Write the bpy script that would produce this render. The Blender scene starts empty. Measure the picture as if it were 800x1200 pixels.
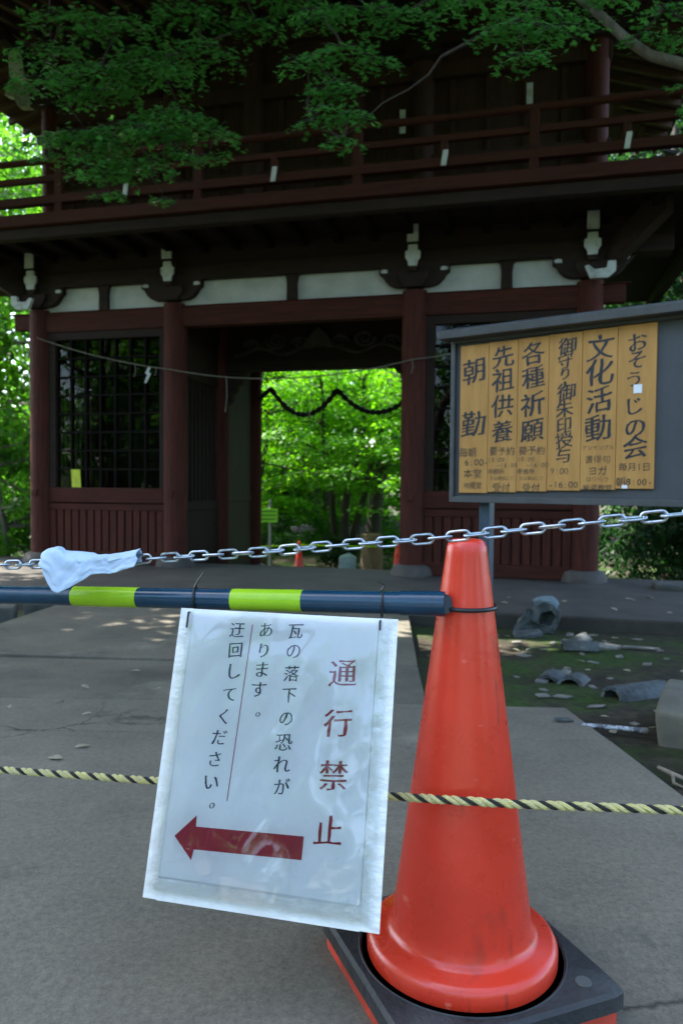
import bpy, bmesh, math, random
import numpy as np
from mathutils import Vector, Matrix, noise as mnoise

random.seed(7)
rng = np.random.default_rng(11)
S = bpy.context.scene
COL = S.collection
R = math.radians
PI = math.pi

# ------------------------------------------------------------------ camera
PITCH, ROLL, EYE = .0356, .0093, .8451
F_ = Vector((0, math.cos(PITCH), -math.sin(PITCH)))
rt = Vector((1, 0, 0)); up = rt.cross(F_)
X_ = rt * math.cos(ROLL) + up * math.sin(ROLL)
U_ = -rt * math.sin(ROLL) + up * math.cos(ROLL)
cd = bpy.data.cameras.new('camera')
cam = bpy.data.objects.new('camera', cd); COL.objects.link(cam)
M3 = Matrix((X_, U_, -F_)).transposed()
cam.matrix_world = Matrix.Translation((0, 0, EYE)) @ M3.to_4x4()
cd.sensor_fit = 'VERTICAL'; cd.sensor_height = 36; cd.sensor_width = 24; cd.lens = 26.01
cd.clip_start = .02; cd.clip_end = 2000
cd.dof.use_dof = True; cd.dof.focus_distance = 1.25; cd.dof.aperture_fstop = 6.5
S.camera = cam

# ------------------------------------------------------------------ sky, sun, exposure
SUN_EL, SUN_AZ = R(57), R(-58)        # azimuth from +Y towards +X
w = bpy.data.worlds.new('World'); S.world = w; w.use_nodes = True
nt = w.node_tree
sky = nt.nodes.new('ShaderNodeTexSky'); sky.sky_type = 'NISHITA'; sky.sun_disc = False
sky.dust_density = 2.5; sky.ozone_density = .9; sky.air_density = .9; sky.sun_elevation = SUN_EL; sky.sun_rotation = SUN_AZ
bg = nt.nodes['Background']; bg.inputs['Strength'].default_value = .15
nt.links.new(sky.outputs[0], bg.inputs[0])
ld = bpy.data.lights.new('sun', 'SUN'); ld.energy = 3.4; ld.angle = R(.5); ld.color = (1, .95, .86)
sun = bpy.data.objects.new('sun', ld); COL.objects.link(sun)
sd = Vector((math.sin(SUN_AZ) * math.cos(SUN_EL), math.cos(SUN_AZ) * math.cos(SUN_EL), math.sin(SUN_EL)))
sun.rotation_euler = sd.to_track_quat('Z', 'Y').to_euler(); sun.location = (-6, 20, 25)
S.view_settings.view_transform = 'Standard'; S.view_settings.look = 'None'
S.view_settings.exposure = 2.75; S.view_settings.gamma = 1
S.render.engine = 'CYCLES'
S.cycles.max_bounces = 8; S.cycles.transparent_max_bounces = 12
S.cycles.use_denoising = True

# ------------------------------------------------------------------ materials
def newmat(name):
    m = bpy.data.materials.new(name); m.use_nodes = True
    n = m.node_tree; b = n.nodes['Principled BSDF']
    return m, n, b

def mat(name, c1, c2=None, scale=6., rough=.6, bump=.0, bscale=40., metal=0., spec=.5, stretch=(1, 1, 1), coat=0., detail=6., rvar=.12, lo=.35, hi=.65):
    m, n, b = newmat(name)
    c2 = c2 or tuple(x * .7 for x in c1)
    tc = n.nodes.new('ShaderNodeTexCoord'); mp = n.nodes.new('ShaderNodeMapping')
    mp.inputs['Scale'].default_value = stretch
    n.links.new(tc.outputs['Object'], mp.inputs[0])
    nz = n.nodes.new('ShaderNodeTexNoise'); nz.inputs['Scale'].default_value = scale; nz.inputs['Detail'].default_value = detail
    nz.inputs['Roughness'].default_value = .65
    n.links.new(mp.outputs[0], nz.inputs[0])
    cr = n.nodes.new('ShaderNodeValToRGB')
    cr.color_ramp.elements[0].position = lo; cr.color_ramp.elements[1].position = hi
    cr.color_ramp.elements[0].color = (*c2, 1); cr.color_ramp.elements[1].color = (*c1, 1)
    n.links.new(nz.outputs[0], cr.inputs[0]); n.links.new(cr.outputs[0], b.inputs['Base Color'])
    mr = n.nodes.new('ShaderNodeMapRange'); mr.inputs[3].default_value = max(0, rough - rvar); mr.inputs[4].default_value = min(1, rough + rvar)
    n.links.new(nz.outputs[0], mr.inputs[0]); n.links.new(mr.outputs[0], b.inputs['Roughness'])
    b.inputs['Metallic'].default_value = metal
    b.inputs['Specular IOR Level'].default_value = spec
    if coat: b.inputs['Coat Weight'].default_value = coat; b.inputs['Coat Roughness'].default_value = .12
    if bump:
        n2 = n.nodes.new('ShaderNodeTexNoise'); n2.inputs['Scale'].default_value = bscale; n2.inputs['Detail'].default_value = 5
        n.links.new(mp.outputs[0], n2.inputs[0])
        bp = n.nodes.new('ShaderNodeBump'); bp.inputs['Strength'].default_value = bump; bp.inputs['Distance'].default_value = .01
        n.links.new(n2.outputs[0], bp.inputs['Height']); n.links.new(bp.outputs[0], b.inputs['Normal'])
    return m

def leafmat(name, c, ct, var=.35, scale=1.2):
    m, n, b = newmat(name)
    out = n.nodes['Material Output']
    g = n.nodes.new('ShaderNodeNewGeometry')
    tc = n.nodes.new('ShaderNodeTexCoord')
    nz = n.nodes.new('ShaderNodeTexNoise'); nz.inputs['Scale'].default_value = scale; nz.inputs['Detail'].default_value = 3
    n.links.new(tc.outputs['Object'], nz.inputs[0])
    ad = n.nodes.new('ShaderNodeMath'); ad.operation = 'ADD'
    n.links.new(g.outputs['Random Per Island'], ad.inputs[0]); n.links.new(nz.outputs[0], ad.inputs[1])
    def ramp(c):
        cr = n.nodes.new('ShaderNodeValToRGB')
        cr.color_ramp.elements[0].position = .35; cr.color_ramp.elements[1].position = 1.3 / 1.4
        cr.color_ramp.elements[0].color = (*[x * (1 - var) for x in c], 1)
        cr.color_ramp.elements[1].color = (c[0] * (1 + var * 1.6), c[1] * (1 + var), c[2] * (1 + var * .4), 1)
        n.links.new(ad.outputs[0], cr.inputs[0]); return cr
    r1, r2 = ramp(c), ramp(ct)
    n.links.new(r1.outputs[0], b.inputs['Base Color']); b.inputs['Roughness'].default_value = .5; b.inputs['Specular IOR Level'].default_value = .35
    tr = n.nodes.new('ShaderNodeBsdfTranslucent'); n.links.new(r2.outputs[0], tr.inputs[0])
    mx = n.nodes.new('ShaderNodeMixShader'); mx.inputs[0].default_value = .5
    n.links.new(b.outputs[0], mx.inputs[1]); n.links.new(tr.outputs[0], mx.inputs[2]); n.links.new(mx.outputs[0], out.inputs[0])
    return m

def clearmat(name, bump=.15, bscale=6., rough=.05, ior=1.45, tint=(1, 1, 1)):
    m, n, b = newmat(name); n.nodes.remove(b); out = n.nodes['Material Output']
    t = n.nodes.new('ShaderNodeBsdfTransparent'); t.inputs[0].default_value = (*tint, 1)
    gl = n.nodes.new('ShaderNodeBsdfGlossy'); gl.inputs['Roughness'].default_value = rough
    fr = n.nodes.new('ShaderNodeFresnel'); fr.inputs[0].default_value = ior
    mx = n.nodes.new('ShaderNodeMixShader')
    if bump:
        tc = n.nodes.new('ShaderNodeTexCoord'); nz = n.nodes.new('ShaderNodeTexNoise'); nz.inputs['Scale'].default_value = bscale; nz.inputs['Detail'].default_value = 2
        n.links.new(tc.outputs['Object'], nz.inputs[0])
        bp = n.nodes.new('ShaderNodeBump'); bp.inputs['Strength'].default_value = bump; bp.inputs['Distance'].default_value = .02
        n.links.new(nz.outputs[0], bp.inputs['Height']); n.links.new(bp.outputs[0], gl.inputs['Normal']); n.links.new(bp.outputs[0], fr.inputs['Normal'])
    n.links.new(fr.outputs[0], mx.inputs[0]); n.links.new(t.outputs[0], mx.inputs[1]); n.links.new(gl.outputs[0], mx.inputs[2]); n.links.new(mx.outputs[0], out.inputs[0])
    return m

WOOD = mat('red_stained_wood', (.092, .025, .017), (.042, .014, .010), 5, .72, .5, 30, stretch=(7, 7, .5), spec=.14)
WOODH = mat('red_stained_beam', (.080, .022, .015), (.038, .013, .009), 5, .75, .5, 30, stretch=(.5, 7, 7), spec=.14)
FASC = mat('red_fascia_wood', (.066, .019, .013), (.036, .012, .009), 5, .75, .5, 30, stretch=(.5, 7, 7), spec=.14)
DARKW = mat('dark_old_wood', (.030, .017, .012), (.015, .009, .007), 4, .8, .3, 30, stretch=(1, 5, 5), spec=.25)
UPW = mat('upper_storey_boards', (.060, .027, .020), (.032, .016, .012), 4, .8, .3, 30, stretch=(6, 6, .7), spec=.25)
PANELW = mat('olive_lit_panel_wood', (.07, .065, .038), (.045, .04, .025), 3, .8, .3, 30, stretch=(6, 6, .6), spec=.25)  # olive tone paints in the light that falls on the passage boards
PLASTER = mat('white_plaster', (.50, .51, .48), (.36, .37, .34), 2.5, .9, .1, 30)
WHITEP = mat('flaking_white_paint', (.50, .53, .52), (.28, .29, .27), 9, .8, .3, 40, lo=.3, hi=.5)
CARVW = mat('dull_painted_carving', (.30, .32, .27), (.14, .15, .12), 9, .85, .5, 30)
STONE = mat('grey_footing_stone', (.10, .09, .08), (.055, .05, .045), 5, .9, .5, 40)
DARKSTONE = mat('dark_mossy_stone', (.085, .085, .075), (.04, .045, .035), 6, .95, .6, 30)
PALESTONE = mat('tan_stone', (.15, .135, .10), (.09, .085, .06), 3, .9, .4, 30)
TERR = mat('terrace_stone', (.070, .060, .048), (.034, .03, .024), 2.2, .9, .4, 25)
ROOFT = mat('grey_roof_tile', (.10, .11, .12), (.06, .065, .07), 4, .6, .2, 20)
BROKENT = mat('broken_blue_grey_tile', (.092, .105, .108), (.03, .036, .034), 9, .85, .8, 45, lo=.38, hi=.6)
TILEIN = mat('pale_tile_chip', (.22, .21, .18), (.10, .095, .08), 20, .9, .4, 60)
GLASS = None

def glassmat():
    m, n, b = newmat('dark_window_glass')
    b.inputs['Base Color'].default_value = (.004, .005, .006, 1); b.inputs['Roughness'].default_value = .04
    b.inputs['Specular IOR Level'].default_value = .55
    tc = n.nodes.new('ShaderNodeTexCoord'); nz = n.nodes.new('ShaderNodeTexNoise'); nz.inputs['Scale'].default_value = 1.5
    n.links.new(tc.outputs['Object'], nz.inputs[0]); bp = n.nodes.new('ShaderNodeBump'); bp.inputs['Strength'].default_value = .06; bp.inputs['Distance'].default_value = .05
    n.links.new(nz.outputs[0], bp.inputs['Height']); n.links.new(bp.outputs[0], b.inputs['Normal'])
    return m
GLASS = clearmat('window_glass', .012, .8, .008, 1.32, (.5, .53, .53))

CONE = mat('orange_red_plastic', (.70, .042, .019), (.60, .036, .016), 7, .28, .05, 60, spec=.6, rvar=.1)
def scuff(m, dark, pale, z0=.12):
    n = m.node_tree; b = n.nodes['Principled BSDF']; src = b.inputs['Base Color'].links[0].from_socket
    tc = n.nodes.new('ShaderNodeTexCoord')
    for (sc, st_, p0, p1, col, amt) in ((30, (1, 1, .12), .66, .70, dark, .55), (9, (1, 1, .7), .64, .70, dark, .4), (55, (.35, .35, 1), .70, .73, pale, .5), (3.5, (1, 1, 1), .52, .75, pale, .22)):
        mp = n.nodes.new('ShaderNodeMapping'); mp.inputs['Scale'].default_value = st_; mp.inputs['Rotation'].default_value = (.2, .15, sc)
        nz = n.nodes.new('ShaderNodeTexNoise'); nz.inputs['Scale'].default_value = sc; nz.inputs['Detail'].default_value = 5
        n.links.new(tc.outputs['Object'], mp.inputs[0]); n.links.new(mp.outputs[0], nz.inputs[0])
        cr = n.nodes.new('ShaderNodeValToRGB'); cr.color_ramp.elements[0].position = p0; cr.color_ramp.elements[1].position = p1
        cr.color_ramp.elements[0].color = (0, 0, 0, 1); cr.color_ramp.elements[1].color = (amt, amt, amt, 1)
        n.links.new(nz.outputs[0], cr.inputs[0])
        mx = n.nodes.new('ShaderNodeMixRGB'); n.links.new(cr.outputs[0], mx.inputs[0]); n.links.new(src, mx.inputs[1]); mx.inputs[2].default_value = (*col, 1); src = mx.outputs[0]
    n.links.new(src, b.inputs['Base Color'])
scuff(CONE, (.22, .03, .018), (.80, .22, .15))
CONEF = mat('dusty_orange_plastic', (.66, .056, .028), (.42, .046, .026), 14, .5, .08, 60, spec=.4)
scuff(CONEF, (.12, .03, .02), (.5, .2, .14))
RUBBER = mat('black_rubber', (.035, .037, .04), (.018, .019, .021), 12, .62, .35, 80, spec=.4, lo=.3, hi=.7)
scuff(RUBBER, (.012, .012, .012), (.13, .125, .115))
BARB = mat('navy_bar_plastic', (.008, .050, .10), (.006, .036, .075), 15, .22, .0, spec=.55)
BARY = mat('yellow_green_tape', (.36, .62, .012), (.28, .52, .01), 15, .34, .0, spec=.5)
BLACKP = mat('black_plastic', (.012, .013, .016), None, 20, .4)
STEEL = mat('galvanised_steel', (.50, .56, .63), (.32, .36, .41), 60, .3, .15, 150, metal=1.)
ROPEY = mat('pale_yellow_fibre', (.66, .58, .22), (.52, .47, .24), 60, .85, .5, 350)
ROPEB = mat('black_fibre', (.022, .022, .022), None, 60, .85, .5, 350)
PAPER = mat('white_paper', (.86, .88, .90), (.83, .85, .88), 8, .75)
FOAM = mat('white_taped_board', (.78, .79, .78), (.68, .69, .68), 10, .4, .25, 30, spec=.5, lo=.3, hi=.5)
TAPE = mat('clear_tape_border', (.78, .79, .78), (.70, .71, .70), 30, .16, .45, 35, spec=.9, lo=.3, hi=.45, stretch=(1, 1, 1.6))
CLOTH = mat('white_wet_paper', (.50, .64, .82), (.40, .53, .71), 6, .7, .25, 25)
REDINK = mat('dark_red_ink', (.30, .008, .03), (.24, .008, .03), 30, .7)
REDLINE = mat('thin_red_ink', (.34, .05, .12), None, 30, .7)
BLUEINK = mat('blue_black_ink', (.025, .035, .075), None, 40, .7)
ARROW = mat('arrow_red', (.36, .006, .03), (.30, .006, .03), 20, .6)
BOARDM = mat('grey_painted_board', (.066, .069, .074), (.052, .055, .06), 4, .6, .1, 40)
FRAMEM = mat('grey_metal_frame', (.085, .085, .088), (.062, .063, .066), 10, .45, .05, 40)
POSTM = mat('blue_grey_post', (.035, .065, .10), (.025, .05, .08), 10, .45)
PLAQ = mat('yellow_brown_plaque', (.56, .29, .085), (.45, .22, .06), 3, .65, .1, 30, stretch=(7, 7, .8), spec=.3)
SUMI = mat('brush_ink', (.022, .026, .034), None, 30, .55)
FAINT = mat('worn_brush_ink', (.12, .075, .04), None, 30, .6)
BARK = mat('tree_bark', (.055, .042, .030), (.025, .02, .015), 7, .9, .8, 25, stretch=(4, 4, .8))
BARKP = mat('pale_tree_bark', (.16, .14, .11), (.09, .08, .06), 7, .9, .5, 25, stretch=(4, 4, .8))
GRILLE = mat('black_grille_wood', (.010, .008, .007), None, 6, .9, spec=.08)
STRAW = mat('straw_rope', (.16, .145, .11), (.10, .09, .07), 40, .9)
GARL = mat('dark_cedar_garland', (.016, .013, .010), None, 40, .95)
LIMES = mat('yellow_green_sign_face', (.30, .75, .04), (.26, .68, .035), 8, .5)
PIPE = mat('grey_galvanised_pipe', (.30, .31, .32), None, 10, .5)
LEAFN = leafmat('maple_leaf_near', (.030, .140, .030), (.055, .215, .04), .6, 2.)
LEAFF = leafmat('maple_leaf_far', (.030, .13, .005), (.11, .38, .006), .65, .9)
LEAFT = leafmat('broad_leaf', (.024, .095, .010), (.07, .26, .012), .5, .8)
LEAFD = leafmat('evergreen_leaf', (.011, .04, .012), (.018, .075, .016), .35, .6)
DRYLEAF = mat('pale_dry_leaf', (.34, .31, .22), (.22, .19, .12), 60, .8)

# ------------------------------------------------------------------ mesh helper
class MB:
    def __init__(s): s.v = []; s.f = []; s.mi = []; s.cur = 0
    def add(s, vs, fs):
        o = len(s.v); s.v += [tuple(v) for v in vs]; s.f += [tuple(i + o for i in f) for f in fs]; s.mi += [s.cur] * len(fs); return s
    def box(s, x0, x1, y0, y1, z0, z1):
        s.add([(x0, y0, z0), (x1, y0, z0), (x1, y1, z0), (x0, y1, z0), (x0, y0, z1), (x1, y0, z1), (x1, y1, z1), (x0, y1, z1)],
              [(3, 2, 1, 0), (4, 5, 6, 7), (0, 1, 5, 4), (1, 2, 6, 5), (2, 3, 7, 6), (3, 0, 4, 7)]); return s
    def obox(s, o, a, b, c):       # parallelepiped: origin, three edge vectors
        o, a, b, c = map(Vector, (o, a, b, c))
        s.add([o, o + a, o + a + b, o + b, o + c, o + a + c, o + a + b + c, o + b + c],
              [(3, 2, 1, 0), (4, 5, 6, 7), (0, 1, 5, 4), (1, 2, 6, 5), (2, 3, 7, 6), (3, 0, 4, 7)]); return s
    def lathe(s, prof, c=(0, 0, 0), n=32, jit=0):
        vs = []
        for (r, z) in prof:
            for k in range(n):
                a = 2 * PI * k / n; q = r * (1 + jit * random.uniform(-1, 1))
                vs.append((c[0] + q * math.cos(a), c[1] + q * math.sin(a), c[2] + z))
        fs = [(i * n + k, i * n + (k + 1) % n, (i + 1) * n + (k + 1) % n, (i + 1) * n + k) for i in range(len(prof) - 1) for k in range(n)]
        if prof[0][0] > 1e-6: fs.append(tuple(range(n))[::-1])
        if prof[-1][0] > 1e-6: fs.append(tuple((len(prof) - 1) * n + k for k in range(n)))
        s.add(vs, fs); return s
    def tube(s, pts, rad, n=8, closed=False, caps=True):
        P = [Vector(p) for p in pts]; m = len(P)
        rads = rad if hasattr(rad, '__len__') else [rad] * m
        up0 = None; vs = []
        for i in range(m):
            if closed: t = P[(i + 1) % m] - P[i - 1]
            else: t = P[min(i + 1, m - 1)] - P[max(i - 1, 0)]
            t.normalize()
            if up0 is None:
                up0 = Vector((0, 0, 1)) if abs(t.z) < .9 else Vector((1, 0, 0))
            a = t.cross(up0)
            if a.length < 1e-6: a = t.orthogonal()
            a.normalize(); b = a.cross(t); up0 = b
            for k in range(n):
                q = 2 * PI * k / n
                vs.append(P[i] + (a * math.cos(q) + b * math.sin(q)) * rads[i])
        r_ = m if closed else m - 1
        fs = [(i * n + k, ((i + 1) % m) * n + k, ((i + 1) % m) * n + (k + 1) % n, i * n + (k + 1) % n) for i in range(r_) for k in range(n)]
        if caps and not closed: fs += [tuple(range(n)), tuple((m - 1) * n + k for k in range(n))[::-1]]
        s.add(vs, fs); return s
    def prism(s, poly, o, a, b, c):   # polygon (p,q) -> o + a p + b q, extruded by c
        o, a, b, c = map(Vector, (o, a, b, c)); n = len(poly)
        vs = [o + a * p + b * q for p, q in poly]; vs += [v + c for v in vs]
        s.add(vs, [tuple(range(n))[::-1], tuple(range(n, 2 * n))] + [(i, (i + 1) % n, n + (i + 1) % n, n + i) for i in range(n)]); return s
    def build(s, name, m, parent=None, bevel=0., smooth=False, world=False, seg=2):
        me = bpy.data.meshes.new(name); me.from_pydata(s.v, [], s.f)
        mats = m if isinstance(m, (list, tuple)) else [m]
        for x in mats: me.materials.append(x)
        if len(mats) > 1: me.polygons.foreach_set('material_index', s.mi)
        bm = bmesh.new(); bm.from_mesh(me); bmesh.ops.recalc_face_normals(bm, faces=bm.faces); bm.to_mesh(me); bm.free()
        if smooth:
            me.polygons.foreach_set('use_smooth', [True] * len(me.polygons))
            me.set_sharp_from_angle(angle=R(40))
        o = bpy.data.objects.new(name, me); COL.objects.link(o)
        if parent:
            o.parent = parent
            if world: o.matrix_parent_inverse = wm(parent).inverted()
        if bevel:
            md = o.modifiers.new('bevel', 'BEVEL'); md.width = bevel; md.segments = seg; md.limit_method = 'ANGLE'; md.angle_limit = R(40)
        return o

def wm(o):
    m = o.matrix_basis.copy()
    return (wm(o.parent) @ o.matrix_parent_inverse @ m) if o.parent else m

def tag(o, label, cat, group=None, kind=None):
    o['label'] = label; o['category'] = cat
    if group: o['group'] = group
    if kind: o['kind'] = kind
    return o
def thing(name, label, cat, loc=(0, 0, 0), rz=0, group=None):
    o = bpy.data.objects.new(name, None); COL.objects.link(o); o.location = loc; o.rotation_euler = (0, 0, rz)
    o.empty_display_size = .1
    return tag(o, label, cat, group)
def structure(o): o['kind'] = 'structure'; return o

def fbm(x, y, z=0., s=1.): return mnoise.noise(Vector((x * s, y * s, z * s)))

# ------------------------------------------------------------------ ground
GO = Vector((-.628, 8.9, 0)); YAW = .2409
GU = Vector((math.cos(YAW), -math.sin(YAW), 0)); GN = Vector((math.sin(YAW), math.cos(YAW), 0))
ZT = -.18; Z2 = -.55
def gw(x, y, z=0.): return GO + GU * x + GN * y + Vector((0, 0, z))
def slope(Y):
    t = max(0., Y - 1.8); t = min(t, 17)
    return -.065 * t
def gz(x, y):
    h = slope(y) - .035
    q = min(1, max(0, (y - 10) / 4)); h -= .13 * q * q * (3 - 2 * q)
    if y > 24: h += (y - 24) * .05 * min(1, (y - 24) / 20)
    if abs(x) > 14: h += (abs(x) - 14) * .03
    h += .018 * fbm(x, y, 0, 1.3) + .008 * fbm(x, y, 3, 5)
    return h

def axis(lo, hi, fine_lo, fine_hi, fine, grow=1.35):
    a = list(np.arange(fine_lo, fine_hi + 1e-6, fine)); st = fine
    x = fine_hi
    while x < hi: st *= grow; x += st; a.append(x)
    st = fine; x = fine_lo
    while x > lo: st *= grow; x -= st; a.insert(0, x)
    return a
xs = axis(-400, 400, -5, 5, .12); ys = axis(-400, 500, -1.5, 9, .12)
g = MB()
g.v = [(x, y, gz(x, y)) for y in ys for x in xs]; nx = len(xs)
g.f = [(j * nx + i, j * nx + i + 1, (j + 1) * nx + i + 1, (j + 1) * nx + i) for j in range(len(ys) - 1) for i in range(nx - 1)]; g.mi = [0] * len(g.f)

def groundmat():
    m, n, b = newmat('moss_and_soil')
    tc = n.nodes.new('ShaderNodeTexCoord')
    def nz(s, d=6):
        q = n.nodes.new('ShaderNodeTexNoise'); q.inputs['Scale'].default_value = s; q.inputs['Detail'].default_value = d; q.inputs['Roughness'].default_value = .65
        n.links.new(tc.outputs['Object'], q.inputs[0]); return q
    def ramp(q, p0, c0, p1, c1):
        r = n.nodes.new('ShaderNodeValToRGB'); r.color_ramp.elements[0].position = p0; r.color_ramp.elements[1].position = p1
        r.color_ramp.elements[0].color = (*c0, 1); r.color_ramp.elements[1].color = (*c1, 1); n.links.new(q.outputs[0], r.inputs[0]); return r
    soil = ramp(nz(14), .35, (.020, .016, .010), .7, (.066, .054, .036))
    moss = ramp(nz(26), .3, (.012, .028, .006), .75, (.055, .10, .014))
    fac = ramp(nz(1.1, 4), .42, (1, 1, 1), .56, (0, 0, 0))
    mx = n.nodes.new('ShaderNodeMixRGB'); n.links.new(fac.outputs[0], mx.inputs[0]); n.links.new(soil.outputs[0], mx.inputs[1]); n.links.new(moss.outputs[0], mx.inputs[2])
    n.links.new(mx.outputs[0], b.inputs['Base Color']); b.inputs['Roughness'].default_value = .95; b.inputs['Specular IOR Level'].default_value = .2
    bp = n.nodes.new('ShaderNodeBump'); bp.inputs['Strength'].default_value = .8; bp.inputs['Distance'].default_value = .02
    n.links.new(nz(60).outputs[0], bp.inputs['Height']); n.links.new(bp.outputs[0], b.inputs['Normal'])
    return m
ground = structure(g.build('ground', groundmat(), smooth=True))

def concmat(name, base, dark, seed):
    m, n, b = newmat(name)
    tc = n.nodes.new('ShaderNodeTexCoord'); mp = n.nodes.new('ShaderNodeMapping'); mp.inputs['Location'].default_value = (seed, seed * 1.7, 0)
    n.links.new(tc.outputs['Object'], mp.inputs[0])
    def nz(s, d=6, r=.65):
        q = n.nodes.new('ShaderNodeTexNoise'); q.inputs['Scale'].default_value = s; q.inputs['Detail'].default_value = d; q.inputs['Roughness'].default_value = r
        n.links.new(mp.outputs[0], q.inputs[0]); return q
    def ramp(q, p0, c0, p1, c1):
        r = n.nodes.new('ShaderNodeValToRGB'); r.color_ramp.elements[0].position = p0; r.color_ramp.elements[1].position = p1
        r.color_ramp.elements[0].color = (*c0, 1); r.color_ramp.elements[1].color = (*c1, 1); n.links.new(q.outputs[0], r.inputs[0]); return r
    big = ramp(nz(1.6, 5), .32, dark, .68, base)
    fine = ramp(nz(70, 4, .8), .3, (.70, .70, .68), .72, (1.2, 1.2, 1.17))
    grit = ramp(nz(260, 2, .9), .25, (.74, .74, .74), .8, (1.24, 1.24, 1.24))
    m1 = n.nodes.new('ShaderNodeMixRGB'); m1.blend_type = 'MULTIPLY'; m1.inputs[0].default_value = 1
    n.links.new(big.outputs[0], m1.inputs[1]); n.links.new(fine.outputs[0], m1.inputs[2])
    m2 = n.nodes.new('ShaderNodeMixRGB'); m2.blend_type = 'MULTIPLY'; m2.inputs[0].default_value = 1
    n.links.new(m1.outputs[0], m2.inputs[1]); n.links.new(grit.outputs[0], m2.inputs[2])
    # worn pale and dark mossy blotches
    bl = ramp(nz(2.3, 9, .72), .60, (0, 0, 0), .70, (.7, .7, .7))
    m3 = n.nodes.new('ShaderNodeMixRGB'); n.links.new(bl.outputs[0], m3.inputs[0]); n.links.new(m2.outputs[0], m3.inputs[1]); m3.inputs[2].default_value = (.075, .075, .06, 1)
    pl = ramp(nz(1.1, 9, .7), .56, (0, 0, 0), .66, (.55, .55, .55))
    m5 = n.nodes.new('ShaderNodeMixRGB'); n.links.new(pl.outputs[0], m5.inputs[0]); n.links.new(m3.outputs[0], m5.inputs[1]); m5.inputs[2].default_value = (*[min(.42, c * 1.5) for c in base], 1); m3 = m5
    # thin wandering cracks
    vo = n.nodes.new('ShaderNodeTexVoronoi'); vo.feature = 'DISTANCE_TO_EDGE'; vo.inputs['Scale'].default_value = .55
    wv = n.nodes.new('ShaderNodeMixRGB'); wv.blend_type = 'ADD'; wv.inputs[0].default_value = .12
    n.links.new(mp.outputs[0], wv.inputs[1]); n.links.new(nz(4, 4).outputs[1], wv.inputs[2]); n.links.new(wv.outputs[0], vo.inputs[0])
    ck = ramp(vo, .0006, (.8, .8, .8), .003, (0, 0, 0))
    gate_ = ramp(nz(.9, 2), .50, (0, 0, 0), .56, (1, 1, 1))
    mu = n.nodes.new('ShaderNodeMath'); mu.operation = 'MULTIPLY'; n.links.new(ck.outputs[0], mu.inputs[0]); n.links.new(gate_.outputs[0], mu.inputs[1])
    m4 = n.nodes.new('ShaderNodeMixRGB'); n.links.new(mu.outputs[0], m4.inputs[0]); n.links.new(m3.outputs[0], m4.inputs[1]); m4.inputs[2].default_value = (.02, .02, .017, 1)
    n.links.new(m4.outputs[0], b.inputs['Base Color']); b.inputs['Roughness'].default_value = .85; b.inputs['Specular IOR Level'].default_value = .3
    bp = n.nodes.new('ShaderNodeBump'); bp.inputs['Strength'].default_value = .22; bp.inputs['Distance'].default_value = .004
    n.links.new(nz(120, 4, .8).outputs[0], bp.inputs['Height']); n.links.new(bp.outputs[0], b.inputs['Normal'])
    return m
CONC = concmat('worn_concrete', (.198, .176, .138), (.132, .118, .094), 0)
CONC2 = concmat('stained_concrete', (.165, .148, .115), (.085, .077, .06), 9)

def slab(name, poly, m, top=0., thick=.14, end=None):
    """a concrete slab whose top follows the fall of the ground"""
    bm = bmesh.new()
    vs = [bm.verts.new((x, y, 0)) for x, y in poly]; bm.faces.new(vs)
    y0, y1 = min(p[1] for p in poly), max(p[1] for p in poly)
    for k in range(1, int((y1 - y0) / .35) + 1):
        ge = bm.verts[:] + bm.edges[:] + bm.faces[:]
        bmesh.ops.bisect_plane(bm, geom=ge, plane_co=(0, y0 + k * .35, 0), plane_no=(0, 1, 0))
    r = bmesh.ops.extrude_face_region(bm, geom=bm.faces[:])
    tops = {v for v in r['geom'] if isinstance(v, bmesh.types.BMVert)}
    for v in bm.verts: v.co.z = (slope(v.co.y) + top if not end or v.co.y < end[0] else slope(end[0]) + (end[2] - slope(end[0])) * (v.co.y - end[0]) / (end[1] - end[0])) - (0 if v in tops else thick)
    bmesh.ops.recalc_face_normals(bm, faces=bm.faces)
    me = bpy.data.meshes.new(name); bm.to_mesh(me); bm.free(); me.materials.append(m)
    o = bpy.data.objects.new(name, me); COL.objects.link(o)
    md = o.modifiers.new('bevel', 'BEVEL'); md.width = .006; md.segments = 2; md.limit_method = 'ANGLE'; md.angle_limit = R(50)
    return structure(o)
slab('path', [(-3.2, -4), (.985, -4), (.962, 2.595), (-3.2, 2.72)], CONC, .002)
slab('path', [(-3.2, 2.732), (.962, 2.607), (.955, 3.10), (.375, 3.135), (-3.2, 3.25)], CONC, 0)
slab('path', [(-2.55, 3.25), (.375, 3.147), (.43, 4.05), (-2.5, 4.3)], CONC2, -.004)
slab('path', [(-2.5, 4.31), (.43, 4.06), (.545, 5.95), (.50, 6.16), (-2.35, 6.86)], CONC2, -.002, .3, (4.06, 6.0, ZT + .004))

# the stone terrace under and before the gate
t = MB()
def tr_poly(x0, x1, y0, y1, z0, z1):
    t.obox(gw(x0, y0, z0), GU * (x1 - x0), GN * (y1 - y0), (0, 0, z1 - z0))
tr_poly(-4.6, 7.5, -2.35, .42, -1.4, ZT)
tr_poly(-4.58, 7.48, .42, 3.05, -1.6, Z2)
structure(t.build('terrace', TERR, bevel=.02))
k = MB(); k.obox(gw(4.05, -.55, ZT - .01), GU * 4, GN * .35, (0, 0, .07))
tag(k.build('kerb_stone', DARKSTONE, bevel=.02), 'low mossy kerb stone right of the gate, running out of the picture', 'kerb')

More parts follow.
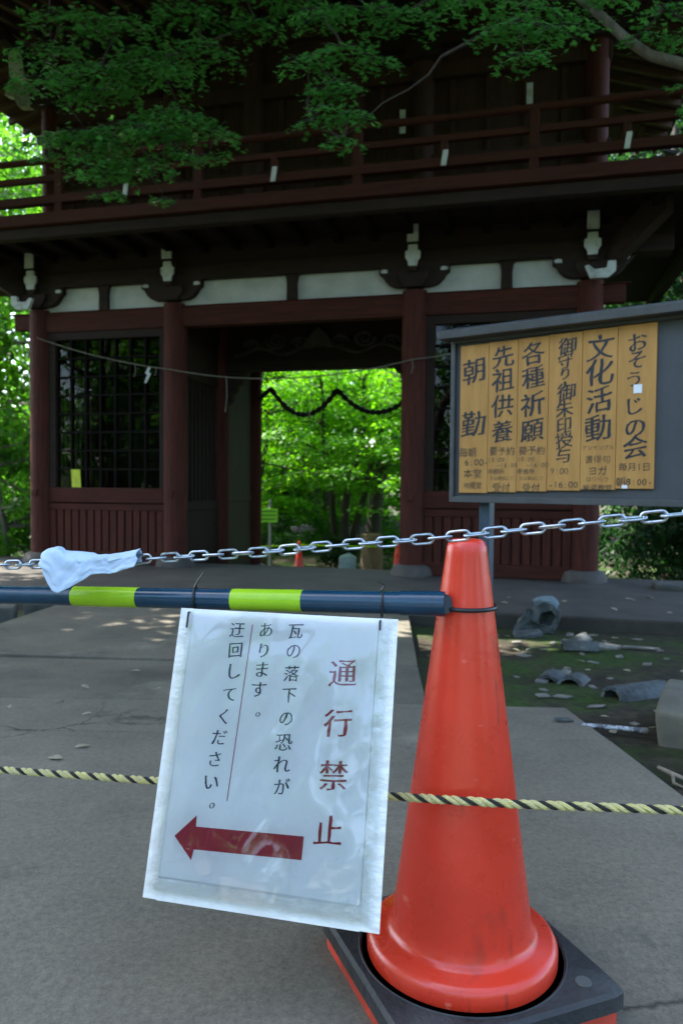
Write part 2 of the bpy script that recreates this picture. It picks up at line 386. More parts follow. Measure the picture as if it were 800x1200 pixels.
# ------------------------------------------------------------------ the gate (local axes: x along the front, y inwards, z up)
gate = thing('temple_gate', 'two storey red brown wooden temple gate with a railed balcony', 'gate', GO, -YAW)
PX = (-3.39, -1.49, 1.49, 3.39); PR = .145; DEP = 2.7; MID = 1.35
def gp(mb, name, m=WOOD, bevel=.006, parent=gate, smooth=False): return mb.build(name, m, parent, bevel, smooth)
ZB = 3.065
for yy in (0, MID, DEP):
    for x in PX:
        zt = Z2 if yy else ZT; m = MB(); prof = [(PR * .97, zt + .12)] + [(PR, zt + .12 + (ZB - zt - .12) * k / 6) for k in range(7)]
        m.lathe(prof, (x, yy, 0), 28); p = gp(m, 'pillar', WOOD, 0, smooth=True)
        s = MB(); s.lathe([(.24, -.03), (.245, .03), (.215, .10), (.165, .125), (.05, .127)], (x, yy, zt), 28, .012); gp(s, 'footing_stone', STONE, 0, p, True)
        if yy == 0:
            b = MB(); b.box(x - .035, x + .035, -PR - .035, -PR + .01, .68, .76); gp(b, 'tenon_block', WOOD, .004, p)
# tie beams front/back/mid and cross beams
for yy in (0, DEP):
    b = MB()
    for a, c in zip(PX[:-1], PX[1:]): b.box(a + .1, c - .1, yy - .075, yy + .075, 2.78, ZB - .046)
    b.box(-3.75, -3.5, yy - .06, yy + .06, 2.83, ZB - .03); b.box(3.5, 3.75, yy - .06, yy + .06, 2.83, ZB - .03)
    gp(b, 'tie_beam', WOODH)
    b = MB(); b.box(-3.8, 3.8, yy - .085, yy + .085, ZB - .045, ZB - .032); gp(b, 'plate_beam', WOODH)
for x in PX:
    b = MB(); b.box(x - .07, x + .07, .1, DEP - .1, 2.82, ZB - .02); gp(b, 'cross_beam', DARKW)
# plaster frieze with struts
fr = [(PX[0], -2.44), (-2.44, PX[1]), (PX[1], .04), (.04, PX[2]), (PX[2], 2.51), (2.51, PX[3])]
for a, c in fr:
    b = MB(); b.box(a + .055, c - .055, -.03, .03, ZB - .031, 3.335); gp(b, 'plaster_panel', PLASTER, 0)
for x in (-2.44, .04, 2.51):
    b = MB(); prof = [(-.065, 0), (.065, 0), (.06, .14), (.075, .22), (.12, .27), (.12, .285), (-.12, .285), (-.12, .27), (-.075, .22), (-.06, .14)]
    b.prism([(p_, q_ - (.05 if q_ == 0 else 0)) for p_, q_ in prof], (x, -.09, ZB + .02), (1, 0, 0), (0, 0, 1), (0, .055, 0)); gp(b, 'frieze_strut', DARKW, .004)
for yy in (0,):
    b = MB(); b.box(-4.2, 4.2, yy - .13, yy + .13, 3.33, 3.50); gp(b, 'frieze_beam', DARKW)
b = MB(); b.box(-4.2, 4.2, -.10, .10, 3.50, 3.74); gp(b, 'frieze_board', DARKW)
b = MB(); b.box(-3.39, 3.39, DEP - .06, DEP + .06, 3.06, 3.74); gp(b, 'frieze_board', DARKW)
for sx in (-1, 1):
    b = MB(); b.box(sx * 3.39 - .05, sx * 3.39 + .05, .1, DEP - .1, 3.06, 3.74); gp(b, 'frieze_board', DARKW)
# bracket complexes
def bracket(x, out=0):
    b = MB()
    # bearing block
    b.prism([(-.10, 0), (.10, 0), (.17, .10), (.17, .17), (-.17, .17), (-.17, .10)], (x, -.17, ZB + .022), (1, 0, 0), (0, 0, 1), (0, .34, 0))
    # boat shaped arm along the wall
    arm = [(-.18, .0), (.18, .0), (.22, .005), (.28, .03), (.33, .08), (.36, .13), (.40, .155), (.40, .27), (-.40, .27), (-.40, .155), (-.36, .13), (-.33, .08), (-.28, .03), (-.22, .005)]
    b.prism(arm, (x, -.128, ZB + .03), (1, 0, 0), (0, 0, 1), (0, .085, 0))
    o = gp(b, 'bracket', DARKW, .005)
    # stacked forward noses with white painted ends
    m = MB(); m.box(x - .058, x + .058, -.24, .0, 3.53, 3.745); m.box(x - .075, x + .075, -.20, 0, 3.44, 3.515); gp(m, 'bracket_arm', DARKW, .004, o)
    m = MB()
    m.box(x - .062, x + .062, -.255, -.235, 3.56, 3.785)
    m.prism([(-.05, .0), (.05, .0), (.058, .05), (.085, .09), (.085, .16), (.055, .17), (.05, .24), (-.05, .24), (-.055, .17), (-.085, .16), (-.085, .09), (-.058, .05)], (x, -.235, 3.30), (1, 0, 0), (0, 0, 1), (0, .03, 0))
    gp(m, 'white_nose', WHITEP, .003, o)
    m = MB(); m.prism([(-.045, .0), (.045, .0), (.05, .08), (.05, .2), (-.05, .2), (-.05, .08)], (x, -.21, 3.25), (1, 0, 0), (0, 0, 1), (0, .2, 0)); gp(m, 'lower_arm', DARKW, .004, o)
    for sx in (-1, 1):
        m = MB(); m.prism([(.30, .01), (.37, .01), (.385, .035), (.35, .052), (.305, .045)], (x, -.136, ZB + .185), (sx, 0, 0), (0, 0, 1), (0, .008, 0)); gp(m, 'white_tip', WHITEP, 0, o)
    if out:   # corner: white hooked ends turned outwards
        m = MB(); m.prism([(-.04, 0), (.13, 0), (.21, .07), (.21, .17), (.13, .17), (.12, .10), (.0, .09), (-.06, .14), (-.1, .13)], (x + out * .02, -.30, ZB - .03), (out, 0, 0), (0, 0, 1), (0, .05, 0)); gp(m, 'white_hook', WHITEP, .004, o)
        m = MB(); m.prism([(.14, .05), (.75, .5), (.75, .66), (.5, .66), (.38, .5), (.14, .34)], (x, -.06, ZB - .02), (out, 0, 0), (0, 0, 1), (0, .12, 0)); gp(m, 'corner_arm', DARKW, .004, o)
        m = MB(); m.prism([(0, .05), (.75, .5), (.75, .66), (.5, .66), (.3, .5), (0, .34)], (x + out * .1, -.1, ZB), Vector((out * .72, -.72, 0)), (0, 0, 1), Vector((out * .09, .09, 0))); gp(m, 'corner_arm', DARKW, .004, o)
bracket(PX[0], -1); bracket(PX[1]); bracket(PX[2]); bracket(PX[3], 1)

# balcony
BW, BF = 4.62, -1.2
b = MB(); b.box(-BW + .03, BW - .03, BF + .03, DEP + 1.2, 3.745, 3.80); gp(b, 'balcony_floor', DARKW)
b = MB(); b.box(-BW, BW, BF + .02, BF + .14, 3.585, 3.70); b.box(-BW, -BW + .12, BF + .14, DEP + 1.2, 3.585, 3.70); b.box(BW - .12, BW, BF + .14, DEP + 1.2, 3.585, 3.70); gp(b, 'balcony_beam', DARKW)
b = MB(); b.box(-BW - .05, BW + .05, BF - .05, BF + .10, 3.703, 3.83); b.box(-BW - .05, -BW + .1, BF + .1, DEP + 1.25, 3.703, 3.83); b.box(BW - .1, BW + .05, BF + .1, DEP + 1.25, 3.703, 3.83); gp(b, 'balcony_fascia', FASC)
b = MB()
for k in range(22):
    x = -BW + .25 + k * (2 * BW - .5) / 21
    b.box(x - .04, x + .04, BF + .14, -.10, 3.64, 3.742)
gp(b, 'balcony_joists', GRILLE)
rail = MB(); rail.box(-BW, BW, BF + .06, BF + .15, 3.97, 4.06); gp(rail, 'railing_foot', FASC)
rail = MB(); rail.box(-BW - .15, BW + .15, BF + .075, BF + .135, 4.22, 4.285); gp(rail, 'rail', FASC)
rail = MB(); rail.tube([(-BW - .35, BF + .105, 4.50)] + [(-BW + 2 * BW * k / 10, BF + .105, 4.452 + .0015 * (k - 5) ** 2 * .5) for k in range(11)] + [(BW + .35, BF + .105, 4.50)], .037, 12); gp(rail, 'rail', FASC, 0, smooth=True)
for sx in (-1, 1):
    for z0, z1 in ((3.97, 4.06), (4.22, 4.285), (4.42, 4.49)):
        rail = MB(); x = sx * (BW - .1); rail.box(x - .035, x + .035, BF - .1 if z0 > 4.1 else BF + .16, DEP + 1.2, z0 + .004, z1 - .004); gp(rail, 'rail', FASC)
for x in (-4.1, -2.36, -.68, 1.05, 2.77, 4.4):
    p = MB(); p.box(x - .045, x + .045, BF + .065, BF + .145, 3.83, 4.43); gp(p, 'railing_post', FASC)
for x in (-3.24, -1.52, .17, 1.92, 3.6):
    p = MB(); p.box(x - .035, x + .035, BF + .07, BF + .14, 4.055, 4.225); pp_ = gp(p, 'short_post', FASC)
    c = MB(); c.obox((x - .028, BF + .040, 3.97), (.05, 0, 0), (0, .02, 0), (.022, 0, .15)); gp(c, 'post_cap', WHITEP, .003, pp_)
# upper storey
UY = .4
b = MB(); b.box(-3.4, 3.4, UY + .03, UY + .10, 3.80, 6.5); gp(b, 'upper_wall', UPW)
b = MB(); b.box(-3.4, 3.4, DEP - .5, DEP - .4, 3.80, 6.5); gp(b, 'upper_wall', UPW)
for sx in (-1, 1):
    b = MB(); b.box(sx * 3.4 - .04, sx * 3.4 + .04, UY + .1, DEP - .5, 3.8, 6.5); gp(b, 'upper_wall', UPW)
for x in (-3.5, -1.72, -.62, .66, 1.5, 3.45):
    m = MB(); m.lathe([(.13, 3.80), (.13, 6.5)], (x, UY, 0), 20); gp(m, 'upper_pillar', WOOD if abs(x) > 3 else UPW, 0, smooth=True)
for z0, z1 in ((3.80, 3.98), (4.62, 4.74), (5.62, 5.80), (6.3, 6.45)):
    b = MB(); b.box(-3.6, 3.6, UY - .07, UY + .06, z0, z1); gp(b, 'upper_beam', UPW)
b = MB()
for x in np.arange(-3.2, 3.3, .42):
    if min(abs(x - q) for q in (-1.72, -.62, .66, 1.5)) > .16: b.box(x - .03, x + .03, UY - .0, UY + .06, 3.98, 5.62)
gp(b, 'wall_battens', UPW, .003)
for x, z in ((-2.55, 5.02), (-1.35, 4.98), (1.28, 4.98), (2.72, 5.12)):
    c = MB(); c.box(x - .032, x + .032, UY - .012, UY - .003, z - .02, z + .30) if False else c.box(x - .034, x + .034, -.165 + UY, -.155 + UY, z, z + .27)
    gp(c, 'paper_slip', WHITEP, .001)
# upper brackets with a weathered white nose under the eaves
def ubracket(x):
    m = MB(); m.box(x - .2, x + .2, UY - .2, UY + .2, 5.82, 6.0); m.box(x - .5, x + .5, UY - .09, UY + .09, 6.0, 6.16); m.box(x - .07, x + .07, UY - .75, UY, 6.02, 6.18); m.box(x - .06, x + .06, UY - 1.0, UY, 6.2, 6.33)
    o = gp(m, 'upper_bracket', DARKW, .006)
    if x > -3: return
    n_ = MB(); n_.prism([(-.06, 0), (.08, -.1), (.16, -.06), (.12, .06), (.10, .2), (.06, .34), (-.05, .34), (-.07, .2)], (x, UY - .78, 5.9), (1, 0, 0), (0, 0, 1), (0, .04, 0)); gp(n_, 'white_nose', WHITEP, .004, o)
for x in (-3.5, -1.72, 1.5, 3.45): ubracket(x)
m = MB(); m.prism([(0, 0), (-.5, .05), (-.62, -.12), (-.48, -.16), (-.4, -.3), (-.22, -.32), (-.15, -.12), (0, -.16)], (-3.55, UY - .1, 6.2), (1, 0, 0), (0, 0, 1), (0, .12, 0)); gp(m, 'carved_nose', CARVW, .01)
# roof: hipped, with rafters under the eaves
EX, EYF, EYB, ZE = 4.75, -1.55, DEP + 1.5, 6.2
rf = MB(); rx = 2.4; ry = (EYF + EYB) / 2; rz_ = 8.3
def hip(z0, gro):
    c = [(-EX - gro, EYF - gro, z0), (EX + gro, EYF - gro, z0), (EX + gro, EYB + gro, z0), (-EX - gro, EYB + gro, z0), (-rx, ry, z0 + rz_ - ZE), (rx, ry, z0 + rz_ - ZE)]
    return c
a = hip(ZE + .10, .08); 
rf.add(a + [(x, y, z + .14) for x, y, z in a], [(0, 1, 5, 4), (2, 3, 4, 5), (1, 2, 5), (3, 0, 4), (6, 7, 11, 10), (8, 9, 10, 11), (7, 8, 11), (9, 6, 10), (0, 1, 7, 6), (1, 2, 8, 7), (2, 3, 9, 8), (3, 0, 6, 9)])
roof = gp(rf, 'roof', ROOFT, 0)
tl = MB()
for k in range(40):
    x = -EX + (k + .5) * 2 * EX / 40
    f = 1 if abs(x) < rx else (EX - abs(x)) / (EX - rx)
    for y0, sgn in ((EYF, 1), (EYB, -1)):
        y1 = y0 + sgn * abs(ry - y0) * f; z1 = ZE + .26 + (rz_ - ZE) * f
        tl.tube([(x, y0 - sgn * .08, ZE + .24), (x, y1, z1)], .06, 6)
gp(tl, 'tile_ridges', ROOFT, 0, roof)
tl = MB(); tl.box(-rx - .2, rx + .2, ry - .15, ry + .15, rz_ + .1, rz_ + .55); gp(tl, 'ridge', ROOFT, .03, roof)
rt_ = MB()
rise = .42
for k in range(38):
    x = -EX + .12 + k * (2 * EX - .24) / 37
    for y0, y1 in ((EYF, UY + .02), (EYB, DEP - .42)):
        if abs(x) > 3.45:
            f = (EX - abs(x)) / (EX - 3.4); y1 = y0 + (y1 - y0) * f
        z1 = ZE + .01 + rise * min(1, abs(y1 - y0) / 1.95)
        d = Vector((0, y1 - y0, z1 - ZE + .06))
        rt_.obox((x - .03, y0, ZE - .06), (.06, 0, 0), d, (0, 0, .09))
for k in range(18):
    y = EYF + .15 + k * (EYB - EYF - .3) / 17
    for sx in (-1, 1):
        f = min(1, (y - EYF) / 1.95, (EYB - y) / 1.95)
        rt_.obox((sx * EX, y - .03, ZE - .06), (0, .06, 0), (-sx * 1.33 * f, 0, .42 * f), (0, 0, .09))
gp(rt_, 'rafters', mat('weathered_rafters', (.085, .042, .025), (.05, .027, .018), 4, .8), 0, roof)
rt_ = MB(); q = [(-EX, EYF, ZE + .04), (EX, EYF, ZE + .04), (EX, EYB, ZE + .04), (-EX, EYB, ZE + .04), (-3.4, UY, ZE + .5), (3.4, UY, ZE + .5), (3.4, DEP - .4, ZE + .5), (-3.4, DEP - .4, ZE + .5)]
rt_.add(q, [(0, 1, 5, 4), (1, 2, 6, 5), (2, 3, 7, 6), (3, 0, 4, 7)]); gp(rt_, 'eave_boards', mat('eave_boarding', (.07, .038, .024), None, 4, .85), 0, roof)

# side bays: dado, rail, grille window
def bay(x0, x1, openpane=False):
    xa, xb = x0 + PR - .01, x1 - PR + .01
    b = MB(); b.box(xa, xb, -.05, .05, ZT + .005, -.02); b.box(xa, xb, -.055, .055, .50, .585); gp(b, 'dado_rail', WOODH)
    b = MB(); b.box(xa, xb, -.015, .02, -.02, .50)
    n = 15; p = (xb - xa) / n
    for k in range(n): b.box(xa + k * p + .012, xa + (k + 1) * p - .012, -.045, -.013, -.02, .50)
    gp(b, 'dado_boards', WOOD, .004)
    b = MB(); b.box(xa, xb, -.06, .06, .60, .79); gp(b, 'window_sill', WOODH)
    b = MB(); b.box(xa, xb, -.05, .05, 2.68, 2.79); b.box(xa, xa + .10, -.05, .05, .79, 2.68); b.box(xb - .06, xb, -.05, .05, .79, 2.68)
    w_ = gp(b, 'window', DARKW)
    b = MB(); xl, xr = xa + .10, xb - .06; n = 7
    for k in range(1, n): x = xl + (xr - xl) * k / n; b.box(x - .013, x + .013, -.028, -.004, .79, 2.68)
    for k in range(1, 8): z = .79 + 1.89 * k / 8; b.box(xl, xr, -.024, -.0, z - .012, z + .012)
    gp(b, 'window_grille', GRILLE, .002, w_)
    b = MB(); b.box(xl, xr, .008, .012, .79, 2.68); gp(b, 'glass', GLASS, 0, w_)
    b = MB(); b.box(xa, xb, MID - .03, MID + .03, Z2, 3.06); gp(b, 'inner_wall', DARKW)
bay(PX[0], PX[1]); bay(PX[2], PX[3])
# walls of the passage and of the ends: grilles before, boards behind
for x in PX:
    inner = abs(x) < 2
    b = MB(); b.box(x - .05, x + .05, PR, MID - PR, Z2, .50); b.box(x - .06, x + .06, PR, MID - PR, .501, .62); gp(b, 'passage_wall', DARKW); b = MB(); b.box(x - .05, x + .05, PR, MID - PR, 2.2, 2.82); gp(b, 'passage_transom', DARKW)
    b = MB()
    for k in range(9): y = PR + .05 + k * (MID - 2 * PR - .1) / 8; b.box(x - .022, x + .022, y - .022, y + .022, .62, 2.2)
    gp(b, 'passage_grille', DARKW, .003)
    b = MB(); b.box(x - .03, x + .03, MID + PR, DEP - PR, Z2, 2.82); gp(b, 'passage_boards', PANELW)
    b = MB(); b.box(x - .045, x + .045, MID + PR, DEP - PR, .60, .68); b.box(x - .045, x + .045, MID + PR, DEP - PR, Z2, Z2 + .1); gp(b, 'passage_rail', PANELW)
for sx in (-1, 1):
    b = MB(); b.box(min(sx * 1.49, sx * 3.39) + .14, max(sx * 1.49, sx * 3.39) - .14, DEP - .03, DEP + .03, Z2, 2.8); gp(b, 'rear_wall', DARKW)
b = MB(); b.box(-3.3, 3.3, .08, DEP - .08, 3.08, 3.14); gp(b, 'ceiling', DARKW)
b = MB(); b.box(-1.36, 1.36, MID - .08, MID + .08, 2.43, 2.56); li = gp(b, 'lintel', DARKW)
b = MB(); b.box(-1.36, 1.36, MID + .0, MID + .05, 2.56, 3.08); gp(b, 'transom_board', DARKW)
CARV = mat('carved_grey_wood', (.075, .062, .05), (.04, .034, .028), 6, .85, .3, 40)
b = MB()
def curl(cx, cz, r0, turns, sgn, y=MID - .03, start=0.):
    pts = []
    for k in range(int(turns * 16) + 1):
        a = start + sgn * k / 16 * 2 * PI; r = r0 * (1 - .8 * k / (turns * 16)); pts.append((cx + r * math.cos(a), y, cz + r * math.sin(a) * .75))
    b.tube(pts, [.028 * (1 - .5 * i / len(pts)) for i in range(len(pts))], 6)
for sx in (-1, 1):
    for (cx, cz, r0, t_, sg) in ((.28, 2.80, .12, 1.5, 1), (.62, 2.84, .15, 1.7, -1), (.98, 2.78, .12, 1.5, 1)): curl(sx * cx, cz, r0, t_, sg * sx, start=0 if sx > 0 else PI)
    b.tube([(sx * x, MID - .03, 2.70 + .05 * math.sin(x * 9)) for x in np.arange(.1, 1.25, .06)], .025, 6)
gp(b, 'cloud_carving', CARV, 0, smooth=True)
b = MB(); b.prism([(-.22, 0), (.22, 0), (.16, .1), (.08, .2), (.0, .26), (-.08, .2), (-.16, .1)], (0, MID - .12, 2.98 - .25), (1, 0, 0), (0, 0, 1), (0, .06, 0)); gp(b, 'frog_leg_strut', CARV, .006)
for sx in (-1, 1):   # carved corbels hanging beside the opening
    b = MB(); b.prism([(0, 0), (.34, 0), (.30, -.06), (.24, -.10), (.22, -.17), (.16, -.19), (.15, -.27), (.09, -.31), (.08, -.40), (.0, -.48)], (sx * 1.36, MID - .06, 2.43), (-sx, 0, 0), (0, 0, 1), (0, .12, 0)); gp(b, 'corbel', DARKW, .006)
b = MB(); b.box(-1.36, 1.36, DEP - .07, DEP + .07, 2.72, 2.82); gp(b, 'lintel', DARKW)
b = MB(); b.box(-1.34, 1.34, DEP - .03, DEP + .03, 2.82, 3.06); gp(b, 'transom_board', DARKW)

# hung on / inside the gate
c = MB(); c.obox(gw(-2.92, -.046, .792), GU * .13 , GN * .004, Vector((-.02, 0, .23)) - GN * -.012); tag(c.build('yellow_card', mat('yellow_card_paper', (.55, .62, .03), None, 10, .7), bevel=.002), 'small yellow card propped on the sill against the dark grille window', 'card')
def sag(p, q, d, n=16): return [Vector(p).lerp(Vector(q), k / n) + Vector((0, 0, -4 * d * (k / n) * (1 - k / n))) for k in range(n + 1)]
gar = thing('garland', 'dark scalloped garland hanging across the top of the gate opening', 'garland', gw(0, DEP - .14, 2.4))
hooks = [(-1.34, 2.18), (-1.14, 2.36), (-.07, 2.32), (1.06, 2.2)]
gm = MB(); pts = []
for (a, c_), d in zip(zip(hooks[:-1], hooks[1:]), (.0, .40, .30)):
    pts = sag(gw(a[0], DEP - .14, a[1]), gw(c_[0], DEP - .14, c_[1]), d, 26)
    gm.tube(pts, [.028 + .020 * (i % 2) for i in range(len(pts))], 7)
gm.build('greenery', GARL, gar, world=True)
st = MB()
for a in hooks[1:]: st.tube([gw(a[0], DEP - .14, a[1]), gw(a[0], DEP - .1, 2.73)], .006, 5)
st.build('cord', BLACKP, gar, world=True)
sh = thing('straw_rope', 'thin straw rope strung across the front pillars with hanging tassels', 'rope', gw(-3.0, -.26, 2.6))
pa = [(-3.34, 2.70), (-1.49, 2.245), (1.49, 2.27), (3.3, 2.62)]
sm = MB(); allp = []
for (a, c_), d in zip(zip(pa[:-1], pa[1:]), (.05, .16, .05)):
    pts = sag(gw(a[0], -.17, a[1]), gw(c_[0], -.17, c_[1]), d, 20); sm.tube(pts, .008, 6); allp += pts
sm.build('rope', STRAW, sh, world=True)
for i, ln in ((15, .16), (18, .1), (26, .42), (29, .12), (33, .5), (37, .12), (39, .1), (42, .16), (48, .14), (52, .1), (56, .1)):
    p = allp[min(i, len(allp) - 1)]; q = MB(); q.tube([p, p + Vector((.01, 0, -ln * .5)), p + Vector((-.01, -.01, -ln))], .0055, 5); q.build('tassel', STRAW, sh, world=True)
p = allp[17]; q = MB(); q.prism([(0, 0), (.03, 0), (.0, -.07), (.03, -.09), (-.03, -.2), (-.06, -.2), (-.02, -.1), (-.05, -.08)], p, GU, (0, 0, 1), GN * .002); q.build('paper_streamer', WHITEP, sh, world=True)

# ------------------------------------------------------------------ lettering
_chars = {}
def glyph(ch, off=0., thin=0., fat=0., res=3):
    key = (ch, off, thin, fat)
    if key in _chars: return _chars[key]
    cu = bpy.data.curves.new('glyph', 'FONT'); cu.body = ch; cu.size = 1; cu.resolution_u = res; cu.offset = off
    ob = bpy.data.objects.new('glyph', cu); COL.objects.link(ob)
    me = bpy.data.meshes.new_from_object(ob.evaluated_get(bpy.context.evaluated_depsgraph_get()))
    bm = bmesh.new(); bm.from_mesh(me)
    bmesh.ops.remove_doubles(bm, verts=bm.verts, dist=1e-5)
    bmesh.ops.triangulate(bm, faces=bm.faces)
    bmesh.ops.subdivide_edges(bm, edges=bm.edges, cuts=1, use_grid_fill=True)
    nr = {}
    for e in bm.edges:
        if len(e.link_faces) == 1:
            d = e.verts[1].co - e.verts[0].co; nn = Vector((d.y, -d.x, 0))
            if nn.dot(e.link_faces[0].calc_center_median() - e.verts[0].co) > 0: nn = -nn
            nn.normalize()
            for v in e.verts: nr[v] = nr.get(v, Vector()) + nn
    for v, nn in nr.items():
        nn.normalize(); v.co -= nn * (thin * abs(nn.y) ** 1.5 - fat * abs(nn.x) ** 1.5)
    vs = [tuple(v.co) for v in bm.verts]; fs = [tuple(v.index for v in f.verts) for f in bm.faces]
    bm.free(); bpy.data.objects.remove(ob); bpy.data.curves.remove(cu); bpy.data.meshes.remove(me)
    if vs:
        x0, x1 = min(v[0] for v in vs), max(v[0] for v in vs); y0, y1 = min(v[1] for v in vs), max(v[1] for v in vs)
    _chars[key] = (vs, fs); return _chars[key]

def letter(mb, ch, o, a, b, u, v, size, off=0., wob=.02, slant=.07, jit=True, wide=1., thin=0., fat=0.):
    """one character centred on (u, v) of the plane o + a u + b v (b points up)"""
    vs, fs = glyph(ch, off, thin, fat)
    if not vs: return
    seed = random.uniform(0, 90); rot = random.uniform(-.05, .05) if jit else 0; sc = size * (random.uniform(.94, 1.06) if jit else 1)
    cx, cy = (.5, .38) if ord(ch) > 0x2000 else ((min(q[0] for q in vs) + max(q[0] for q in vs)) / 2, .36)
    out = []
    for x, y, z in vs:
        x -= cx; y -= cy
        dx = mnoise.noise(Vector((x * 2.2, y * 2.2, seed))) * wob * 1.6 + mnoise.noise(Vector((x * 9, y * 9, seed))) * wob * .5
        dy = mnoise.noise(Vector((x * 2.2, y * 2.2, seed + 40))) * wob * 1.6 + mnoise.noise(Vector((x * 9, y * 9, seed + 7))) * wob * .5
        y2 = y + slant * x + dy; x2 = x * wide + dx
        c_, s_ = math.cos(rot), math.sin(rot); x2, y2 = x2 * c_ - y2 * s_, x2 * s_ + y2 * c_
        out.append(o + a * (u + x2 * sc) + b * (v + y2 * sc))
    mb.add(out, fs)
def word(mb, s_, o, a, b, u, v, size, pitch=None, **kw):
    pitch = pitch or size; n = len(s_)
    ws = [.56 if ord(c_) < 0x2000 else 1. for c_ in s_]; tot = sum(ws) * pitch; x = u - tot / 2
    for c_, w_ in zip(s_, ws):
        letter(mb, c_, o, a, b, x + w_ * pitch / 2, v, size, **kw); x += w_ * pitch

# ------------------------------------------------------------------ notice board on the right
bth = math.atan(.71)
BA = Vector((math.cos(bth), -math.sin(bth), 0)); BB = Vector((0, 0, 1)); BN = BA.cross(BB); BN.normalize()   # BN towards the viewer
if BN.y > 0: BN = -BN
BO = Vector((.628, 3.971, 1.588))
def bpnt(u, v, d=0.): return BO + BA * u + BB * v + BN * d
nb = thing('notice_board', 'grey roofed notice board on a blue grey post beside the gate', 'notice board', (bpnt(.9, 0).x, bpnt(.9, 0).y, gz(1.3, 3.5)))
def bbox(u0, u1, v0, v1, d0, d1): m = MB(); m.obox(bpnt(u0, v0, d0), BA * (u1 - u0), BB * (v1 - v0), BN * (d1 - d0)); return m
bbox(-.03, 2.02, -.80, .03, -.045, -.012).build('backing_board', BOARDM, nb, .003, world=True)
m = bbox(-.052, -.03, -.825, .035, -.05, .012); m.obox(bpnt(2.02, -.825, -.05), BA * .022, BB * .86, BN * .062); m.obox(bpnt(-.03, -.825, -.05), BA * 2.05, BB * .03, BN * .062); m.obox(bpnt(-.03, .02, -.05), BA * 2.05, BB * .018, BN * .058)
m.build('frame', FRAMEM, nb, .002, world=True)
m = MB(); m.prism([(-.10, .0), (.085, -.005), (.09, .035), (0, .062), (-.1, .055)], bpnt(-.095, .041, 0), BN, BB, BA * 2.2); m.build('roof_strip', FRAMEM, nb, .003, world=True)
for u in (.125, 1.82):
    bbox(u - .03, u + .03, -2.0, -.0, -.115, -.052).build('post', POSTM, nb, .004, world=True)
cols = [(.0, .1615), (.1635, .3215), (.3235, .4815), (.4835, .6465), (.6485, .8115), (.8135, .985)]
labels = ['leftmost yellow brown plaque, two large spaced characters over small lines of times', 'yellow brown plaque second from the left, four large characters over booking times',
          'third yellow brown plaque from the left, bold four character heading over booking times', 'yellow brown plaque covered by a long single column of smaller characters, between two bold ones',
          'yellow brown plaque with four bold characters above five short lines of faint writing', 'rightmost yellow brown plaque in flowing script with a small white sticker']
texts = [
 [('朝', .0, -.132, .135), ('勤', .0, -.41, .14), ('毎朝', -.03, -.56, .052), ('6:00-', .02, -.612, .05), ('本堂', .0, -.672, .054), ('地蔵堂', .0, -.735, .036)],
 [('先', 0, -.072, .12), ('祖', 0, -.19, .125), ('供', 0, -.325, .125), ('養', 0, -.455, .125), ('要予約', 0, -.557, .048), ('10:00', -.03, -.600, .034), ('~16:00', .03, -.630, .034), ('寺務所', -.03, -.662, .032), ('又は電話にて', 0, -.697, .022), ('受付', 0, -.745, .05)],
 [('各', 0, -.070, .12), ('種', 0, -.19, .125), ('祈', 0, -.325, .125), ('願', 0, -.455, .125), ('要予約', 0, -.557, .048), ('10:00', -.03, -.600, .034), ('~16:00', .03, -.630, .034), ('寺務所', -.03, -.662, .032), ('又は電話にて', 0, -.697, .022), ('受付', 0, -.745, .05)],
 [('御', .01, -.052, .088), ('守', .0, -.122, .082), ('り', .0, -.185, .07), ('・', .0, -.228, .06), ('御', .01, -.275, .095), ('朱', .0, -.357, .09), ('印', .0, -.435, .085), ('授', 0, -.508, .085), ('与', 0, -.585, .085), ('9:00', -.02, -.66, .042), ('-16:00', .0, -.727, .045)],
 [('文', .0, -.074, .125), ('化', 0, -.19, .13), ('活', 0, -.322, .125), ('動', 0, -.455, .13), ('アンサンブル', 0, -.55, .026), ('書俳句', 0, -.605, .042), ('ヨガ', 0, -.66, .046), ('はつらつ', 0, -.70, .028), ('華道教室', 0, -.743, .036)],
 [('お', 0, -.066, .1), ('そ', 0, -.145, .1), ('う', -.01, -.235, .085), ('じ', -.01, -.36, .095), ('の', 0, -.458, .1), ('会', 0, -.55, .115), ('毎月1日', 0, -.642, .042), ('朝8:00-', 0, -.712, .044)]]
for i, ((u0, u1), lab, tx) in enumerate(zip(cols, labels, texts)):
    pl = bbox(u0, u1, -.775 + i * .006, .004 + i * .0025, -.010, .004).build('plaque', PLAQ, None, .002)
    tag(pl, lab, 'plaque', 'wooden plaques on the notice board')
    lt = MB(); small = MB(); uc = (u0 + u1) / 2; o = bpnt(0, 0, .0055)
    for s_, du, v, sz in tx:
        fz = s_ in ('9:00', '書俳句', '10:00', '~16:00', 'アンサンブル', 'はつらつ', '又は電話にて')
        if len(s_) == 1: letter(lt, s_, o, BA, BB, uc + du, v, sz, off=.0, thin=.004, fat=.022, wob=.032, slant=.13)
        else: word(small if fz else lt, s_, o, BA, BB, uc + du, v, sz, sz * .98, off=-.004, wob=.035, slant=.06)
    lt.build('lettering', SUMI, pl)
    if small.v: small.build('faint_lettering', FAINT, pl)
    if i == 5:
        m = bbox(uc - .012, uc + .026, -.302, -.262, .0062, .0072); m.build('sticker', PAPER, pl)
        m = bbox(uc - .055, uc - .03, -.744, -.728, .0055, .0063); m.build('sticker', PAPER, pl)

